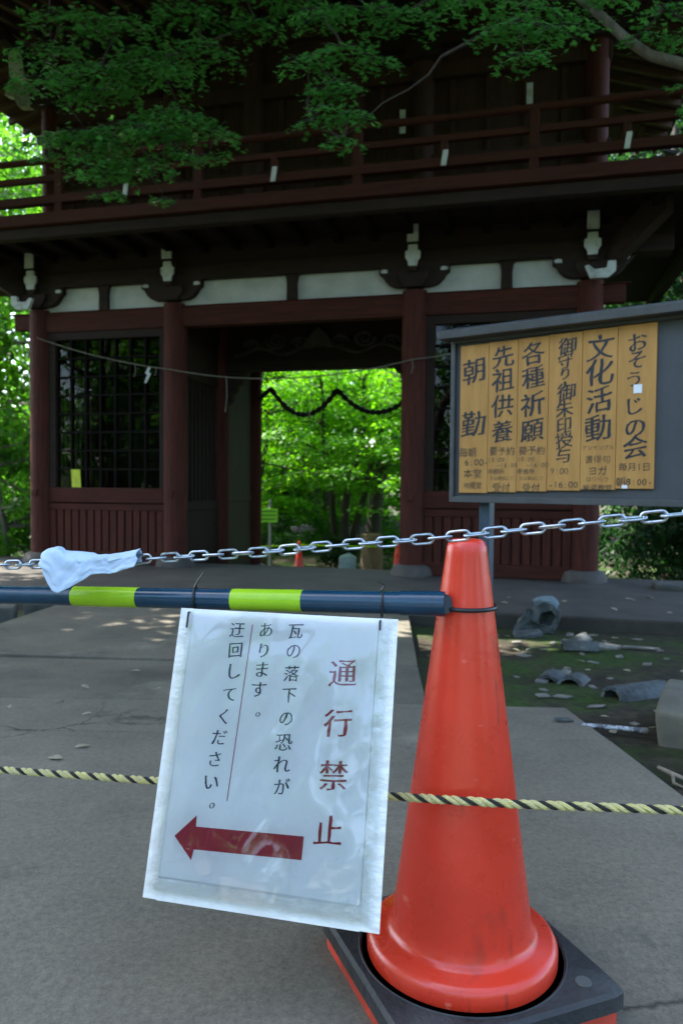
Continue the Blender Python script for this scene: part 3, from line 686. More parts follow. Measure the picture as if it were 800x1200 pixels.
# ------------------------------------------------------------------ cone, weight, bar, chain, rope
CX, CY = .2106, 1.2398
wt = thing('cone_weight', 'square black rubber cone weight over a red slab', 'cone weight', (CX, CY, 0), R(21.2))
def rrect(h, r, n=5):
    P = []
    for sx, sy, a0 in ((1, 1, 0), (-1, 1, 90), (-1, -1, 180), (1, -1, 270)):
        for k in range(n + 1): a = R(a0 + 90 * k / n); P.append((sx * (h - r) + r * math.cos(a), sy * (h - r) + r * math.sin(a)))
    return P
def ringplate(h, rc, z0, z1, rin, mname, m):
    P = rrect(h, rc, 5); n = 96; vs = []
    def sq(a):
        c_, s_ = math.cos(a), math.sin(a); t_ = h / max(abs(c_), abs(s_)); x, y = c_ * t_, s_ * t_
        k = h - rc
        if abs(x) > k and abs(y) > k:      # rounded corner
            ox, oy = math.copysign(k, x), math.copysign(k, y); d = ox * c_ + oy * s_
            t_ = d + math.sqrt(max(0, d * d - (2 * k * k - rc * rc))); x, y = c_ * t_, s_ * t_
        return x, y
    prof = [('o', z0, 0), ('o', z1 - .006, 0), ('o', z1, -.006), ('i', z1, .0), ('i', z1 - .004, -.004), ('i', z0, -.004)]
    for kind, z, d in prof:
        for k in range(n):
            a = 2 * PI * k / n
            if kind == 'o': x, y = sq(a); f = 1 + d / h; x *= f; y *= f
            else: x, y = (rin + d) * math.cos(a), (rin + d) * math.sin(a)
            vs.append((x, y, z))
    L = len(prof); fs = [(i * n + k, i * n + (k + 1) % n, ((i + 1) % L) * n + (k + 1) % n, ((i + 1) % L) * n + k) for i in range(L) for k in range(n)]
    q = MB(); q.add(vs, fs); return q.build(mname, m, wt, 0, True)
ringplate(.190, .018, .030, .060, .171, 'rubber_pad', RUBBER)
ringplate(.183, .018, .002, .0285, .165, 'red_slab', CONEF)
m = MB(); m.lathe([(.013, .0605), (.012, .0625), (.004, .063)], (.135 * 1.0, -.150, 0), 20); m.build('moulded_disc', mat('worn_rubber_disc', (.10, .105, .10), None, 30, .7), wt, 0, True)
m = MB(); m.lathe([(.171, .0585), (.1735, .0618), (.176, .0585)], (0, 0, 0), 64); m.build('raised_ring', RUBBER, wt, 0, True)
cone = thing('traffic_cone', 'tall orange red traffic cone in the foreground', 'traffic cone', (CX, CY, .0))
prof = [(.150, .045), (.158, .05), (.160, .058), (.160, .079), (.156, .087), (.148, .091), (.130, .0935), (.123, .097), (.1185, .106), (.1155, .122), (.1135, .14)]
def rc(z): return .1135 - (z - .14) * (.1135 - .0345) / (.735 - .14)
prof += [(rc(.14 + .0595 * k), .14 + .0595 * k) for k in range(1, 11)] + [(.0335, .745), (.0305, .7525), (.025, .757), (.013, .7585), (.0, .7588)]
m = MB(); m.lathe([(r, z) for r, z in prof], (0, 0, 0), 96); m.build('cone_body', CONE, cone, 0, True)
# soil and dust caught at the foot of the cone
bar = thing('barrier_bar', 'navy and yellow green striped barrier bar looped on the cone', 'barrier bar', (-.2, 1.3, .64))
B0, B1 = Vector((.170, 1.2, .654)), Vector((-.647, 1.40, .632)); bd = (B1 - B0).normalized()
def bpt(t_): return B0 + bd * t_
L0 = (B1 - B0).length
def seg(t0, t1, r, m, name): q = MB(); q.tube([bpt(t0 + (t1 - t0) * k / 3) for k in range(4)], [r - .0024 * (t0 + (t1 - t0) * k / 3) for k in range(4)], 28); return q.build(name, m, bar, 0, True, True)
def tpx(px):  # where along the bar a column of the photo's stripes falls
    lo, hi = 0, 1.2
    for _ in range(40):
        mid = (lo + hi) / 2; d = bpt(mid) - Vector((0, 0, EYE)); x = 400 + 867 * d.dot(X_) / d.dot(F_)
        if x > px: lo = mid
        else: hi = mid
    return lo
T = [0.073, tpx(355), tpx(273), tpx(163), tpx(88), 1.35]
seg(.0, T[0], .0205, BARB, 'end_sleeve')
R_ = .0192
seg(T[0], T[1], R_, BARB, 'tube'); seg(T[1], T[2], R_ + .0006, BARY, 'reflective_band'); seg(T[2], T[3], R_, BARB, 'tube'); seg(T[3], T[4], R_ + .0006, BARY, 'reflective_band'); seg(T[4], T[5], R_, BARB, 'tube')
q = MB(); zr = .645; rr = rc(zr) + .0035
pts = [(CX + rr * math.cos(2 * PI * k / 48), CY + rr * math.sin(2 * PI * k / 48), zr) for k in range(48)]
q.tube(pts, .0036, 8, closed=True); q.tube([bpt(-.0), (CX - rr * .995, CY - .012, zr)], [.0165, .004], 10); q.build('hook_ring', BLACKP, bar, 0, True, True)
q = MB(); q.tube([(-.02 + .02 * math.cos(a) * 0 , 0, 0) for a in ()], .002) if False else None

# chain
pc = [(-.742, 1.396, .685), (-.629, 1.36, .693), (-.452, 1.304, .705), (-.289, 1.252, .721), (-.139, 1.204, .735), (0, 1.159, .752), (.13, 1.118, .766), (.25, 1.079, .782), (.362, 1.044, .797), (.466, 1.01, .811), (.60, .965, .83)]
def resample(P, step):
    P = [Vector(p) for p in P]; D = [];
    # Catmull-Rom densify
    for i in range(len(P) - 1):
        p0, p1, p2, p3 = P[max(i - 1, 0)], P[i], P[i + 1], P[min(i + 2, len(P) - 1)]
        for k in range(20):
            t_ = k / 20; D.append(.5 * ((2 * p1) + (p2 - p0) * t_ + (2 * p0 - 5 * p1 + 4 * p2 - p3) * t_ ** 2 + (3 * p1 - p0 - 3 * p2 + p3) * t_ ** 3))
    D.append(P[-1]); out = [D[0]]; acc = 0
    for a_, b_ in zip(D[:-1], D[1:]):
        d = (b_ - a_).length
        while acc + d >= step:
            a_ = a_.lerp(b_, (step - acc) / d); out.append(a_.copy()); d = (b_ - a_).length; acc = 0
        acc += d
    return out
chain = thing('steel_chain', 'galvanised steel chain slung across above the barrier bar', 'chain', (0, 1.16, .70))
cp = resample(pc, .0272)
def linkmesh():
    q = MB(); L, Wd, r = .0172, .0071, .0022; P = []
    for k in range(9): a = -PI / 2 + PI * k / 8; P.append((L - Wd + Wd * math.cos(a), Wd * math.sin(a), 0))
    for k in range(9): a = PI / 2 + PI * k / 8; P.append((-(L - Wd) + Wd * math.cos(a), Wd * math.sin(a), 0))
    q.tube(P, r, 8, closed=True); return q
l0 = None
for i in range(len(cp) - 1):
    a_, b_ = cp[i], cp[i + 1]; t_ = (b_ - a_).normalized(); mid = (a_ + b_) / 2
    upv = Vector((0, 0, 1)); sd_ = t_.cross(upv).normalized(); upv = sd_.cross(t_)
    ang = (0 if i % 2 else PI / 2) + random.uniform(-.22, .22)
    y_ = upv * math.cos(ang) + sd_ * math.sin(ang); z_ = t_.cross(y_)
    mtx = Matrix((t_, y_, z_)).transposed().to_4x4(); mtx.translation = mid
    if l0 is None: l0 = linkmesh().build('link', STEEL, chain, 0, True); o = l0
    else: o = l0.copy(); COL.objects.link(o); o.parent = chain
    o.matrix_basis = Matrix.Translation(-chain.location) @ mtx
# rope
rp = [(-.785, 1.47, .275), (-.668, 1.44, .279), (-.335, 1.35, .296), (-.113, 1.27, .318), (.081, 1.192, .339), (.19, 1.134, .357), (.295, 1.122, .357), (.519, 1.10, .36), (.70, 1.07, .366)]
rope = thing('twisted_rope', 'yellow and black twisted rope stretched across in front of the cone', 'rope', (0, 1.25, .3))
rc_ = resample(rp, .0022)
for j, mt in enumerate((ROPEY, ROPEY, ROPEB)):
    P = []
    for i, p in enumerate(rc_):
        t_ = (rc_[min(i + 1, len(rc_) - 1)] - rc_[max(i - 1, 0)]).normalized(); sd_ = t_.cross(Vector((0, 0, 1))).normalized(); u_ = sd_.cross(t_)
        a = -2 * PI * (i * .0022 / .040 + j / 3); P.append(p + (sd_ * math.cos(a) + u_ * math.sin(a)) * (.0038 if j < 2 else .0034))
    q = MB(); q.tube(P, .0036 if j < 2 else .0031, 7); q.build('strand', mt, rope, 0, True, True)
# white wet paper wrapped over chain and bar
def wrap():
    q = MB(); nx_, ny_ = 44, 40
    A_, B_ = Vector((-.522, 1.318, .700)), Vector((-.345, 1.262, .717))
    vs = []
    for j in range(ny_):
        for i in range(nx_):
            s_ = i / (nx_ - 1); t_ = j / (ny_ - 1)
            p = A_.lerp(B_, s_)
            # tube folded about the chain: back hem, over the top, down the front
            r = .0135 + .006 * (1 - s_) + .004 * math.sin(s_ * 7)
            front = .021 + .028 * max(0, 1 - abs(s_ - .17) / .34) ** .8 - .012 * max(0, (s_ - .72) / .28)
            if s_ < .1: front *= (.4 + 6 * s_)
            arc = PI * r; L = .012 + arc + front; d = t_ * L
            if d < .012: y, z = r, -(.012 - d)
            elif d < .012 + arc: a = (d - .012) / r; y, z = r * math.cos(a), r * math.sin(a)
            else: e = d - .012 - arc; y, z = -r - .10 * e, -e
            nzv = fbm(s_ * 3.1, t_ * 2.6, 2, 1.6) * .006 + fbm(s_ * 8, t_ * 7, 5, 1.3) * .0035 + (abs(fbm(s_ * 14 + t_ * 5, t_ * 9 - s_ * 4, 8)) - .2) * .0045
            z += .010 * max(0, 1 - abs(s_ - .1) / .12) * (1 if d < .03 + arc else 0)
            p = p + Vector((-.22 * y * 0, y - abs(nzv) * .8, z + nzv * .6)) + Vector((nzv * .9 + (-.01 * math.sin(t_ * PI) if s_ < .05 else 0), 0, 0))
            vs.append(p)
    q.add(vs, [(j * nx_ + i, j * nx_ + i + 1, (j + 1) * nx_ + i + 1, (j + 1) * nx_ + i) for j in range(ny_ - 1) for i in range(nx_ - 1)])
    o = q.build('wet_paper', CLOTH, None, 0, False)
    o.data.polygons.foreach_set('use_smooth', [True] * len(o.data.polygons))
    md = o.modifiers.new('sub', 'SUBSURF'); md.levels = 1; md.render_levels = 1
    md = o.modifiers.new('thick', 'SOLIDIFY'); md.thickness = .0012
    return tag(o, 'crumpled white paper folded over the chain, drooping onto the bar', 'paper')
wrap()

# ------------------------------------------------------------------ the white placard
PO = Vector((-.272, 1.272, .631)); PA = Vector((.97107, -.23879, 0)); PB = Vector((-.0702, -.28551, -.9558)); PB = (PB - PA * PA.dot(PB)).normalized()
PN = PA.cross(PB); PN = PN if PN.y < 0 else -PN
def pp(u, v, d=0.): return PO + PA * u + PB * v + PN * d
pk = thing('placard', 'white taped placard with red arrow and handwriting hanging from the bar', 'placard', pp(.18, .455))
def psheet(u0, u1, v0, v1, d, amp, seed, nx_=46, ny_=56, edge=0., taper=None):
    q = MB(); vs = []
    for j in range(ny_):
        for i in range(nx_):
            s_, t_ = i / (nx_ - 1), j / (ny_ - 1); u = u0 + (u1 - u0) * s_; v = v0 + (v1 - v0) * t_
            if taper: u, v = taper(s_, t_)
            h = amp * (fbm(u * 9, v * 7, seed) * .8 + fbm(u * 22 + v * 9, v * 14, seed + 4) * .35)
            e = min(s_, 1 - s_, t_, 1 - t_) * 8; h *= min(1, .25 + e)
            vs.append(pp(u, v, d + h))
    q.add(vs, [(j * nx_ + i, j * nx_ + i + 1, (j + 1) * nx_ + i + 1, (j + 1) * nx_ + i) for j in range(ny_ - 1) for i in range(nx_ - 1)]); return q
W_, H_ = .374, .455
q = MB(); q.obox(pp(0, 0, -.008), PA * W_, PB * H_, PN * .008); q.build('backing_board', FOAM, pk, .0015, world=True)
# border tape, slightly wrinkled, wraps the edges
for (u0, u1, v0, v1) in ((.346, .376, .0, .456), (-.002, .021, .0, .456), (.021, .346, .425, .457)):
    q = psheet(u0, u1, v0, v1, .0022, .0016, 30 + u0 * 10, 14 if u1 - u0 < .1 else 80, 120 if u1 - u0 < .1 else 16); o = q.build('tape_border', TAPE, pk, 0, False, True)
    o.data.polygons.foreach_set('use_smooth', [True] * len(o.data.polygons))
q = MB(); q.obox(pp(.0205, .004, .0006), PA * .324, PB * .418, PN * .0008); q.build('paper_sheet', PAPER, pk, 0, world=True)
po = pp(0, 0, .0020); down = -PB
red = MB()
for ch, u, v in (('通', .2915, .090), ('行', .290, .167), ('禁', .2895, .246), ('止', .288, .326)):
    letter(red, ch, po, PA, down, u, -v, .047, off=.0, thin=.012, fat=.022, wob=.022, slant=.09, jit=False)
red.build('red_lettering', REDINK, pk, world=True)
blk = MB()
for ch, u, v in (('瓦', .2063, .028), ('の', .2066, .060), ('落', .2065, .097), ('下', .2060, .131), ('の', .2045, .167), ('恐', .204, .204), ('れ', .2045, .238), ('が', .2075, .271),
                 ('あ', .1557, .0287), ('り', .1549, .0628), ('ま', .155, .094), ('す', .153, .126), ('。', .1640, .157),
                 ('迂', .1045, .0316), ('回', .1055, .065), ('し', .1063, .100), ('て', .104, .137), ('く', .099, .173), ('だ', .094, .206), ('さ', .0915, .240), ('い', .0896, .2755), ('。', .1045, .302)):
    letter(blk, ch, po, PA, down, u, -v, .0275 if ch not in 'しくいり' else .029, off=.0, thin=.010, fat=.012, wob=.03, slant=.09)
blk.build('black_lettering', BLUEINK, pk, world=True)
q = MB(); a_, b_ = pp(.1300, .0215, .0020), pp(.1194, .301, .0020); q.obox(a_, PA * .0014, b_ - a_, PN * .0001); q.build('ruled_line', REDLINE, pk, world=True)
q = MB(); ar = [(.0385, .3615), (.0720, .3275), (.0730, .3440), (.2505, .3385), (.2500, .3720), (.0738, .3775), (.0715, .3935)]
q.prism(ar, pp(0, 0, .0018), PA, PB, PN * .0003); q.build('arrow', ARROW, pk, world=True)
CLEAR = clearmat('clear_plastic_film', .0, 9., .03, 1.68)
q = psheet(.008, .360, .002, .442, .0095, .0058, 3); o = q.build('plastic_film', CLEAR, pk, 0, False, True)
if o.data.polygons[40].normal.dot(PN) < 0: o.data.flip_normals()
o.data.polygons.foreach_set('use_smooth', [True] * len(o.data.polygons))
for u, sl in ((.0125, .034), (.344, .020)):   # black cable ties round the bar
    c0 = pp(u - .005, 0); 
    tb = min(range(200), key=lambda k: abs((bpt(k * .005) - c0).dot(PA))) * .005; bc = bpt(tb)
    q = MB(); s1 = PN; s2 = Vector((0, 0, 1)); P = []
    for k in range(20):
        a = 2 * PI * k / 20; P.append(bc + (Vector((0, -1, 0)) * math.cos(a) + s2 * math.sin(a)) * .0215)
    q.tube(P, .0019, 6, closed=True)
    low = pp(u + .005, sl, .0125)
    q.tube([bc + Vector((0, -.0215, -.002)), bc + Vector((0, -.019, -.02)), pp(u + .004, .008, .011), low], .0019, 6)
    q.tube([bc + Vector((0, -.004, .021)), bc + Vector((.004, -.006, .030)), bc + Vector((.016 if u < .1 else -.006, -.004, .048 if u < .1 else .035))], [.002, .0016, .001], 6)
    q.build('cable_tie', BLACKP, pk, 0, True, True)
q = MB(); q.box(0, .001, 0, .001, 0, .001) if False else None

# ------------------------------------------------------------------ rubble of fallen tiles
def gpos(x, y, dz=0.): return Vector((x, y, gz(x, y) + dz))
def arc_tile(name, lab, x, y, rz, length, rad, sweep, tilt=0., m=BROKENT, jag=.03, group='broken roof tiles on the moss', lift=0.):
    q = MB(); n, nl, th = 14, 10, .016; vs = []
    for sh in (0, 1):
        for j in range(nl):
            for i in range(n):
                a = PI / 2 - sweep / 2 + sweep * i / (n - 1); r = rad - (th if sh else 0)
                ll = length * j / (nl - 1)
                if j == nl - 1: ll += jag * mnoise.noise(Vector((i * .9, x * 7, 1)))
                if j == 0: ll += jag * .8 * mnoise.noise(Vector((i * 1.1, x * 5, 4)))
                vs.append((ll - length / 2, r * math.cos(a), r * math.sin(a) - rad * math.cos(sweep / 2) if sweep < PI else r * math.sin(a)))
    N = n * nl; I = lambda s_, j, i: s_ * N + j * n + i
    fs = [(I(0, j, i), I(0, j, i + 1), I(0, j + 1, i + 1), I(0, j + 1, i)) for j in range(nl - 1) for i in range(n - 1)] + [(I(1, j, i), I(1, j + 1, i), I(1, j + 1, i + 1), I(1, j, i + 1)) for j in range(nl - 1) for i in range(n - 1)]
    for j in range(nl - 1): fs += [(I(0, j, 0), I(0, j + 1, 0), I(1, j + 1, 0), I(1, j, 0)), (I(0, j, n - 1), I(1, j, n - 1), I(1, j + 1, n - 1), I(0, j + 1, n - 1))]
    for i in range(n - 1): fs += [(I(0, 0, i), I(1, 0, i), I(1, 0, i + 1), I(0, 0, i + 1)), (I(0, nl - 1, i), I(0, nl - 1, i + 1), I(1, nl - 1, i + 1), I(1, nl - 1, i))]
    q.add(vs, fs); o = q.build(name, m, None, 0, True); o.location = gpos(x, y, lift - .004); o.rotation_euler = (0, tilt, rz)
    return tag(o, lab, 'roof tile', group)
arc_tile('broken_tile', 'blue grey half round tile lying whole beside the pale stone', 1.42, 3.50, R(24), .32, .072, R(165))
arc_tile('broken_tile', 'grey curved tile piece behind the right edge of the cone', 1.12, 3.90, R(62), .16, .072, R(140))
arc_tile('broken_tile', 'grey curved tile piece overlapping its twin, nearer the whole tile', 1.222, 3.83, R(58), .17, .075, R(130), R(4))
arc_tile('broken_tile', 'cracked tile tipped on its edge behind the two curved pieces', 1.57, 4.82, R(-8), .22, .095, R(120), R(0), lift=.03)
arc_tile('broken_tile', 'small blue grey tile piece just before the ornament block', 1.68, 5.2, R(35), .17, .07, R(130), R(-12), lift=.02)
# broken ridge-end ornament
orn = thing('roof_ornament', 'broken blue grey roof ornament block with a dark hole', 'roof ornament', gpos(1.58, 5.70, 0), R(-14)); orn.scale = (.68, .68, .74)
q = MB(); P = []
rim = [(-.14, 0), (.12, .0), (.15, .10), (.16, .24), (.10, .31), (-.02, .33), (-.12, .28), (-.15, .15)]
def hollow(rim, depth):
    n = len(rim); vs = []
    inner = [(x * .45 + .02, z * .45 + .09) for x, z in rim]
    for (pts_, y) in ((rim, 0), (rim, depth), (inner, 0), (inner, depth * .8)):
        vs += [(x + .01 * fbm(x * 9, z * 9, y), y + .015 * fbm(x * 11, z * 7, 2 + y), z) for x, z in pts_]
    fs = [(i, (i + 1) % n, n + (i + 1) % n, n + i) for i in range(n)] + [(i, 2 * n + i, 2 * n + (i + 1) % n, (i + 1) % n) for i in range(n)] + [(2 * n + i, 3 * n + i, 3 * n + (i + 1) % n, 2 * n + (i + 1) % n) for i in range(n)]
    fs += [tuple(range(n, 2 * n)), tuple(range(3 * n, 4 * n))[::-1]]
    return vs, fs
def rugged(o, amp, f):
    bm = bmesh.new(); bm.from_mesh(o.data); bmesh.ops.triangulate(bm, faces=bm.faces); bmesh.ops.subdivide_edges(bm, edges=bm.edges, cuts=2, use_grid_fill=True)
    for v in bm.verts: v.co += Vector((fbm(v.co.x * f + 3, v.co.y * f, v.co.z * f), fbm(v.co.y * f, v.co.z * f + 9, v.co.x * f), fbm(v.co.z * f, v.co.x * f, v.co.y * f + 3))) * amp
    bm.to_mesh(o.data); bm.free(); return o
q.add(*hollow(rim, .2)); rugged(q.build('block', BROKENT, orn, 0), .045, 9)
q = MB(); q.prism([(-.36, 0), (-.12, 0), (-.13, .2), (-.2, .27), (-.24, .18), (-.33, .09)], (0, .0, -.01), (1, 0, 0), (0, 0, 1), (.02, .16, 0)); rugged(q.build('scroll_wing', BROKENT, orn, 0), .04, 10)
q = MB(); q.tube([(-.12, .06, .30), (-.04, .05, .345), (.06, .05, .34), (.12, .06, .29), (.10, .06, .25)], [.03, .045, .05, .045, .02], 9); rugged(q.build('cap_scroll', mat('pale_blue_tile', (.20, .27, .31), (.11, .15, .18), 8, .8, .5, 40), orn, 0), .03, 12)
def slab_piece(name, lab, cat, x, y, pts, th, rz, m, tilt=(0, 0), group=None, lift=.0):
    q = MB(); q.prism(pts, (0, 0, 0), (1, 0, 0), (0, 1, 0), (0, 0, th)); o = q.build(name, m, None, min(.004, th * .3)); o.location = gpos(x, y, lift); o.rotation_euler = (tilt[0], tilt[1], rz)
    return tag(o, lab, cat, group)
slab_piece('tile_slab', 'flat pale tile slab leaning against the cracked tipped tile', 'roof tile', 1.72, 4.98, [(-.16, -.04), (.12, -.06), (.2, 0), (.1, .05), (-.14, .06)], .022, R(5), TILEIN, (R(8), R(3)), 'flat tile shards', .01)
slab_piece('tile_slab', 'dark flat shard at the left foot of the ornament block', 'roof tile', 1.40, 5.50, [(-.12, -.06), (.1, -.05), (.12, .04), (-.08, .08)], .03, R(15), BROKENT, (R(5), R(-6)), 'flat tile shards', .005)
slab_piece('tile_slab', 'long thin pale shard right of the cracked tile', 'roof tile', 2.02, 4.95, [(-.13, -.02), (.12, -.03), (.13, .02), (-.1, .03)], .014, R(-4), TILEIN, (0, R(2)), 'flat tile shards', .006)
slab_piece('tile_slab', 'small flat chip resting on the concrete path corner', 'roof tile', .87, 2.86, [(-.035, -.012), (.04, -.016), (.032, .014), (-.03, .02)], .008, R(10), BROKENT, (0, R(3)), 'flat tile shards', .036)
# speckled stick over the slab edge
st = thing('metal_stick', 'short speckled grey stick lying over the concrete edge', 'stick', gpos(1.02, 2.80, .03), R(-12))
q = MB(); q.tube([(-.10, 0, .008), (.05, 0, .006), (.13, .0, .004)], [.008, .009, .0095], 10); q.build('rod', mat('speckled_grey_metal', (.42, .43, .45), (.08, .085, .10), 45, .5, .3, 80, lo=.45, hi=.55), st, 0, True)
q = MB(); q.lathe([(.0105, 0), (.012, .01), (.0105, .022), (.004, .026)], (0, 0, 0), 12); o = q.build('pale_tip', TILEIN, st, 0, True); o.location = (.125, 0, .004); o.rotation_euler = (0, R(90), 0)
# chips and dead leaves
chip = MB(); chip.prism([(-.03, -.015), (.02, -.02), (.035, .01), (-.01, .02)], (0, 0, 0), (1, 0, 0), (0, 1, 0), (0, 0, .006))
c0 = chip.build('tile_chip', TILEIN); used = []
spots = [(1.15, 3.30), (1.05, 3.45), (1.38, 3.16), (1.2, 2.98), (1.33, 3.02), (1.0, 3.60), (.95, 3.95), (1.3, 4.2), (.9, 4.4), (1.5, 4.35), (1.15, 4.6), (1.75, 4.6), (1.35, 4.9), (1.25, 5.2), (1.9, 5.3), (1.5, 5.2), (1.62, 5.3), (1.8, 4.3), (.8, 5.0), (2.0, 4.5), (.75, 3.8), (1.1, 5.5)]
r2 = random.Random(5)
spots += [(r2.uniform(.75, 2.2), r2.uniform(3.3, 5.7)) for _ in range(26)]
for i, (x, y) in enumerate(spots):
    o = c0 if i == 0 else c0.copy()
    if i: COL.objects.link(o)
    o.location = gpos(x, y, .004); s_ = random.uniform(.5, 1.5); o.scale = (s_, s_, 1); o.rotation_euler = (random.uniform(-.15, .15), random.uniform(-.15, .15), random.uniform(0, 6.3))
    tag(o, 'small pale tile chip on the mossy ground among the broken tiles', 'tile chip', 'tile chips scattered on the moss')
lf = MB(); P = []
for k in range(9):
    t_ = k / 8; wv = .018 * math.sin(PI * t_) ** .8; P.append((t_ * .07 - .035, wv, .006 * math.sin(3 * t_)))
    P.append((t_ * .07 - .035, -wv, .006 * math.sin(3 * t_) + .004))
lf.add(P, [(2 * k, 2 * k + 1, 2 * k + 3, 2 * k + 2) for k in range(8)]); l_0 = lf.build('dead_leaf', DRYLEAF, None, 0, False)
md = l_0.modifiers.new('thick', 'SOLIDIFY'); md.thickness = .0008
lspots = [(-1.18, 3.4, 0), (-1.0, 2.9, 0), (-.86, 2.45, 0), (-.62, 2.7, 0), (-1.35, 3.0, 0), (-.9, 2.32, 0), (.62, 3.3, 0), (1.25, 2.9, 1), (1.36, 2.95, 1), (1.12, 3.1, 1), (1.75, 6.3, 2), (2.3, 6.2, 2), (2.7, 6.05, 2), (1.2, 6.5, 2), (2.0, 6.6, 2), (-1.7, 5.1, 0), (-1.4, 4.3, 0), (1.6, 4.1, 1), (1.95, 4.1, 1)]
lspots += [(r2.uniform(1.05, 2.1), r2.uniform(2.7, 5.6), 1) for _ in range(16)] + [(r2.uniform(-2.2, .3), r2.uniform(2.2, 6), 0) for _ in range(14)] + [(r2.uniform(1.2, 3.5), r2.uniform(6.2, 6.9), 2) for _ in range(8)]
for i, (x, y, kd) in enumerate(lspots):
    o = l_0 if i == 0 else l_0.copy()
    if i: COL.objects.link(o)
    z = slope(y) + .004 if kd == 0 else (gz(x, y) + .008 if kd == 1 else ZT + .004)
    o.location = (x, y, z); s_ = random.uniform(.5, 1.1) * (1.3 if kd == 2 else .8); o.scale = (s_, s_, s_); o.rotation_euler = (random.uniform(-.2, .2), random.uniform(-.2, .2), random.uniform(0, 6.3))
    tag(o, ('small dead leaf lying on the grey concrete path', 'pale dead leaf lying on the moss near the broken tiles', 'pale dead leaf lying on the stone terrace before the gate')[kd], 'leaf', 'fallen dead leaves')
# twig
tw = MB(); z0 = gz(1.05, 2.3) + .01
tw.tube([(1.03, 2.36, z0 + .01), (1.05, 2.30, z0 + .012), (1.085, 2.26, z0 + .006), (1.13, 2.25, z0)], [.007, .008, .006, .004], 7); tw.tube([(1.05, 2.30, z0 + .012), (1.03, 2.25, z0 + .004), (1.06, 2.2, z0)], [.006, .005, .003], 7)
tag(tw.build('forked_twig', mat('dry_twig', (.25, .21, .15), (.14, .11, .08), 30, .85), None, 0, True), 'dry forked twig on the moss by the concrete edge', 'twig')
# stone on the right, stones on the left
def rock(name, lab, x, y, sx, sy, sz, rz, m, cat='stone block', group=None, bev=.02, sink=.05):
    q = MB(); q.box(-sx / 2, sx / 2, -sy / 2, sy / 2, -sink, sz); o = q.build(name, m, None, 0)
    bm = bmesh.new(); bm.from_mesh(o.data); bmesh.ops.subdivide_edges(bm, edges=bm.edges, cuts=5, use_grid_fill=True)
    for v in bm.verts: v.co += Vector((fbm(v.co.x * 4 + x, v.co.y * 4, v.co.z * 4), fbm(v.co.y * 4, v.co.z * 4 + y, v.co.x * 4), fbm(v.co.z * 4, v.co.x * 4, v.co.y * 4 + 3))) * .018
    bm.to_mesh(o.data); bm.free(); md = o.modifiers.new('bevel', 'BEVEL'); md.width = bev; md.segments = 3; md.limit_method = 'ANGLE'; md.angle_limit = R(35)
    o.location = gpos(x, y); o.rotation_euler = (0, 0, rz); return tag(o, lab, cat, group)
rock('stone_block', 'pale tan stone block at the right edge beside the whole tile', 1.60, 2.77, .70, .55, .14, R(-26), PALESTONE)
rock('stone_block', 'dark squared stone at the left path edge, nearest of three', -2.76, 5.85, .34, .30, .17, R(20), DARKSTONE, group='dark stones along the left path edge')
rock('stone_block', 'low dark stone behind the squared one at the left path edge', -2.62, 6.55, .3, .3, .16, R(10), DARKSTONE, group='dark stones along the left path edge')
rock('stone_block', 'dark stone closest to the gate on the left path edge', -2.52, 7.15, .34, .3, .15, R(30), DARKSTONE, group='dark stones along the left path edge')

# ------------------------------------------------------------------ behind the gate
fc = thing('traffic_cone', 'small red cone seen through the gate, left of the tree trunks', 'traffic cone', (-.965, 16.9, gz(-.965, 16.9)), 0, 'cones beyond the gate')
def farcone(root):
    q = MB(); q.lathe([(.19, 0), (.19, .03), (.12, .04), (.03, .70), (.02, .71)], (0, 0, 0), 20); q.build('cone_body', CONE, root, 0, True)
    q = MB(); q.box(-.2, .2, -.2, .2, -.02, .012); q.build('foot', RUBBER, root, .01)
farcone(fc)
f2 = thing('traffic_cone', 'red cone half hidden behind the right gate pillar', 'traffic cone', (1.29, 16.9, gz(1.29, 16.9)), 0, 'cones beyond the gate'); farcone(f2)
q = MB(); zc = gz(-.965, 16.9) + .62; q.tube([(-.93, 16.9, zc), (.2, 16.9, zc - .02), (1.25, 16.9, zc - .02)], .017, 8); q2 = q.build('barrier_bar', [BARY], None, 0, True); tag(q2, 'thin yellow bar between the two far cones', 'barrier bar')
q = MB(); q.tube([(-1.0, 16.9, zc), (-2.4, 16.6, zc - .06)], .017, 8); tag(q.build('barrier_bar', BARY, None, 0, True), 'yellow bar running left from the far cone behind the gate post', 'barrier bar')
sg = thing('sign_post', 'yellow green sign on a thin pole beyond the gate', 'sign', (-1.545, 16, gz(-1.545, 16)))
q = MB(); q.tube([(0, 0, -.1), (0, 0, 1.62)], .026, 10); q.build('pole', PIPE, sg, 0, True)
q = MB(); q.box(-.24, .17, -.045, -.03, 1.12, 1.42); q.build('sign_face', LIMES, sg, .004)
q = MB()
for r_ in range(3): word(q, ('足元注意', '立入禁止', '寺務所')[r_], Vector((-1.545, 16 - .047, gz(-1.545, 16))), Vector((1, 0, 0)), Vector((0, 0, 1)), -.035, 1.355 - r_ * .085, .06, .075, off=-.01) if False else q.box(-.2, .13, -.0475, -.046, 1.35 - r_ * .085, 1.372 - r_ * .085)
q.build('sign_lines', mat('sign_print', (.06, .22, .02), None, 10, .6), sg)
st = MB(); gzz = gz(.75, 17.2); st.lathe([(.30, -.1), (.27, .1), (.26, .5), (.25, .86), (.2, .88), (.02, .87)], (.72, 17.4, gzz), 14, .05)
tag(st.build('tree_stump', mat('tan_stump', (.22, .15, .09), (.12, .08, .05), 6, .9, .5, 20, stretch=(4, 4, .6)), None, 0, True), 'tan tree stump beyond the gate, left of the right hand pillar', 'stump')
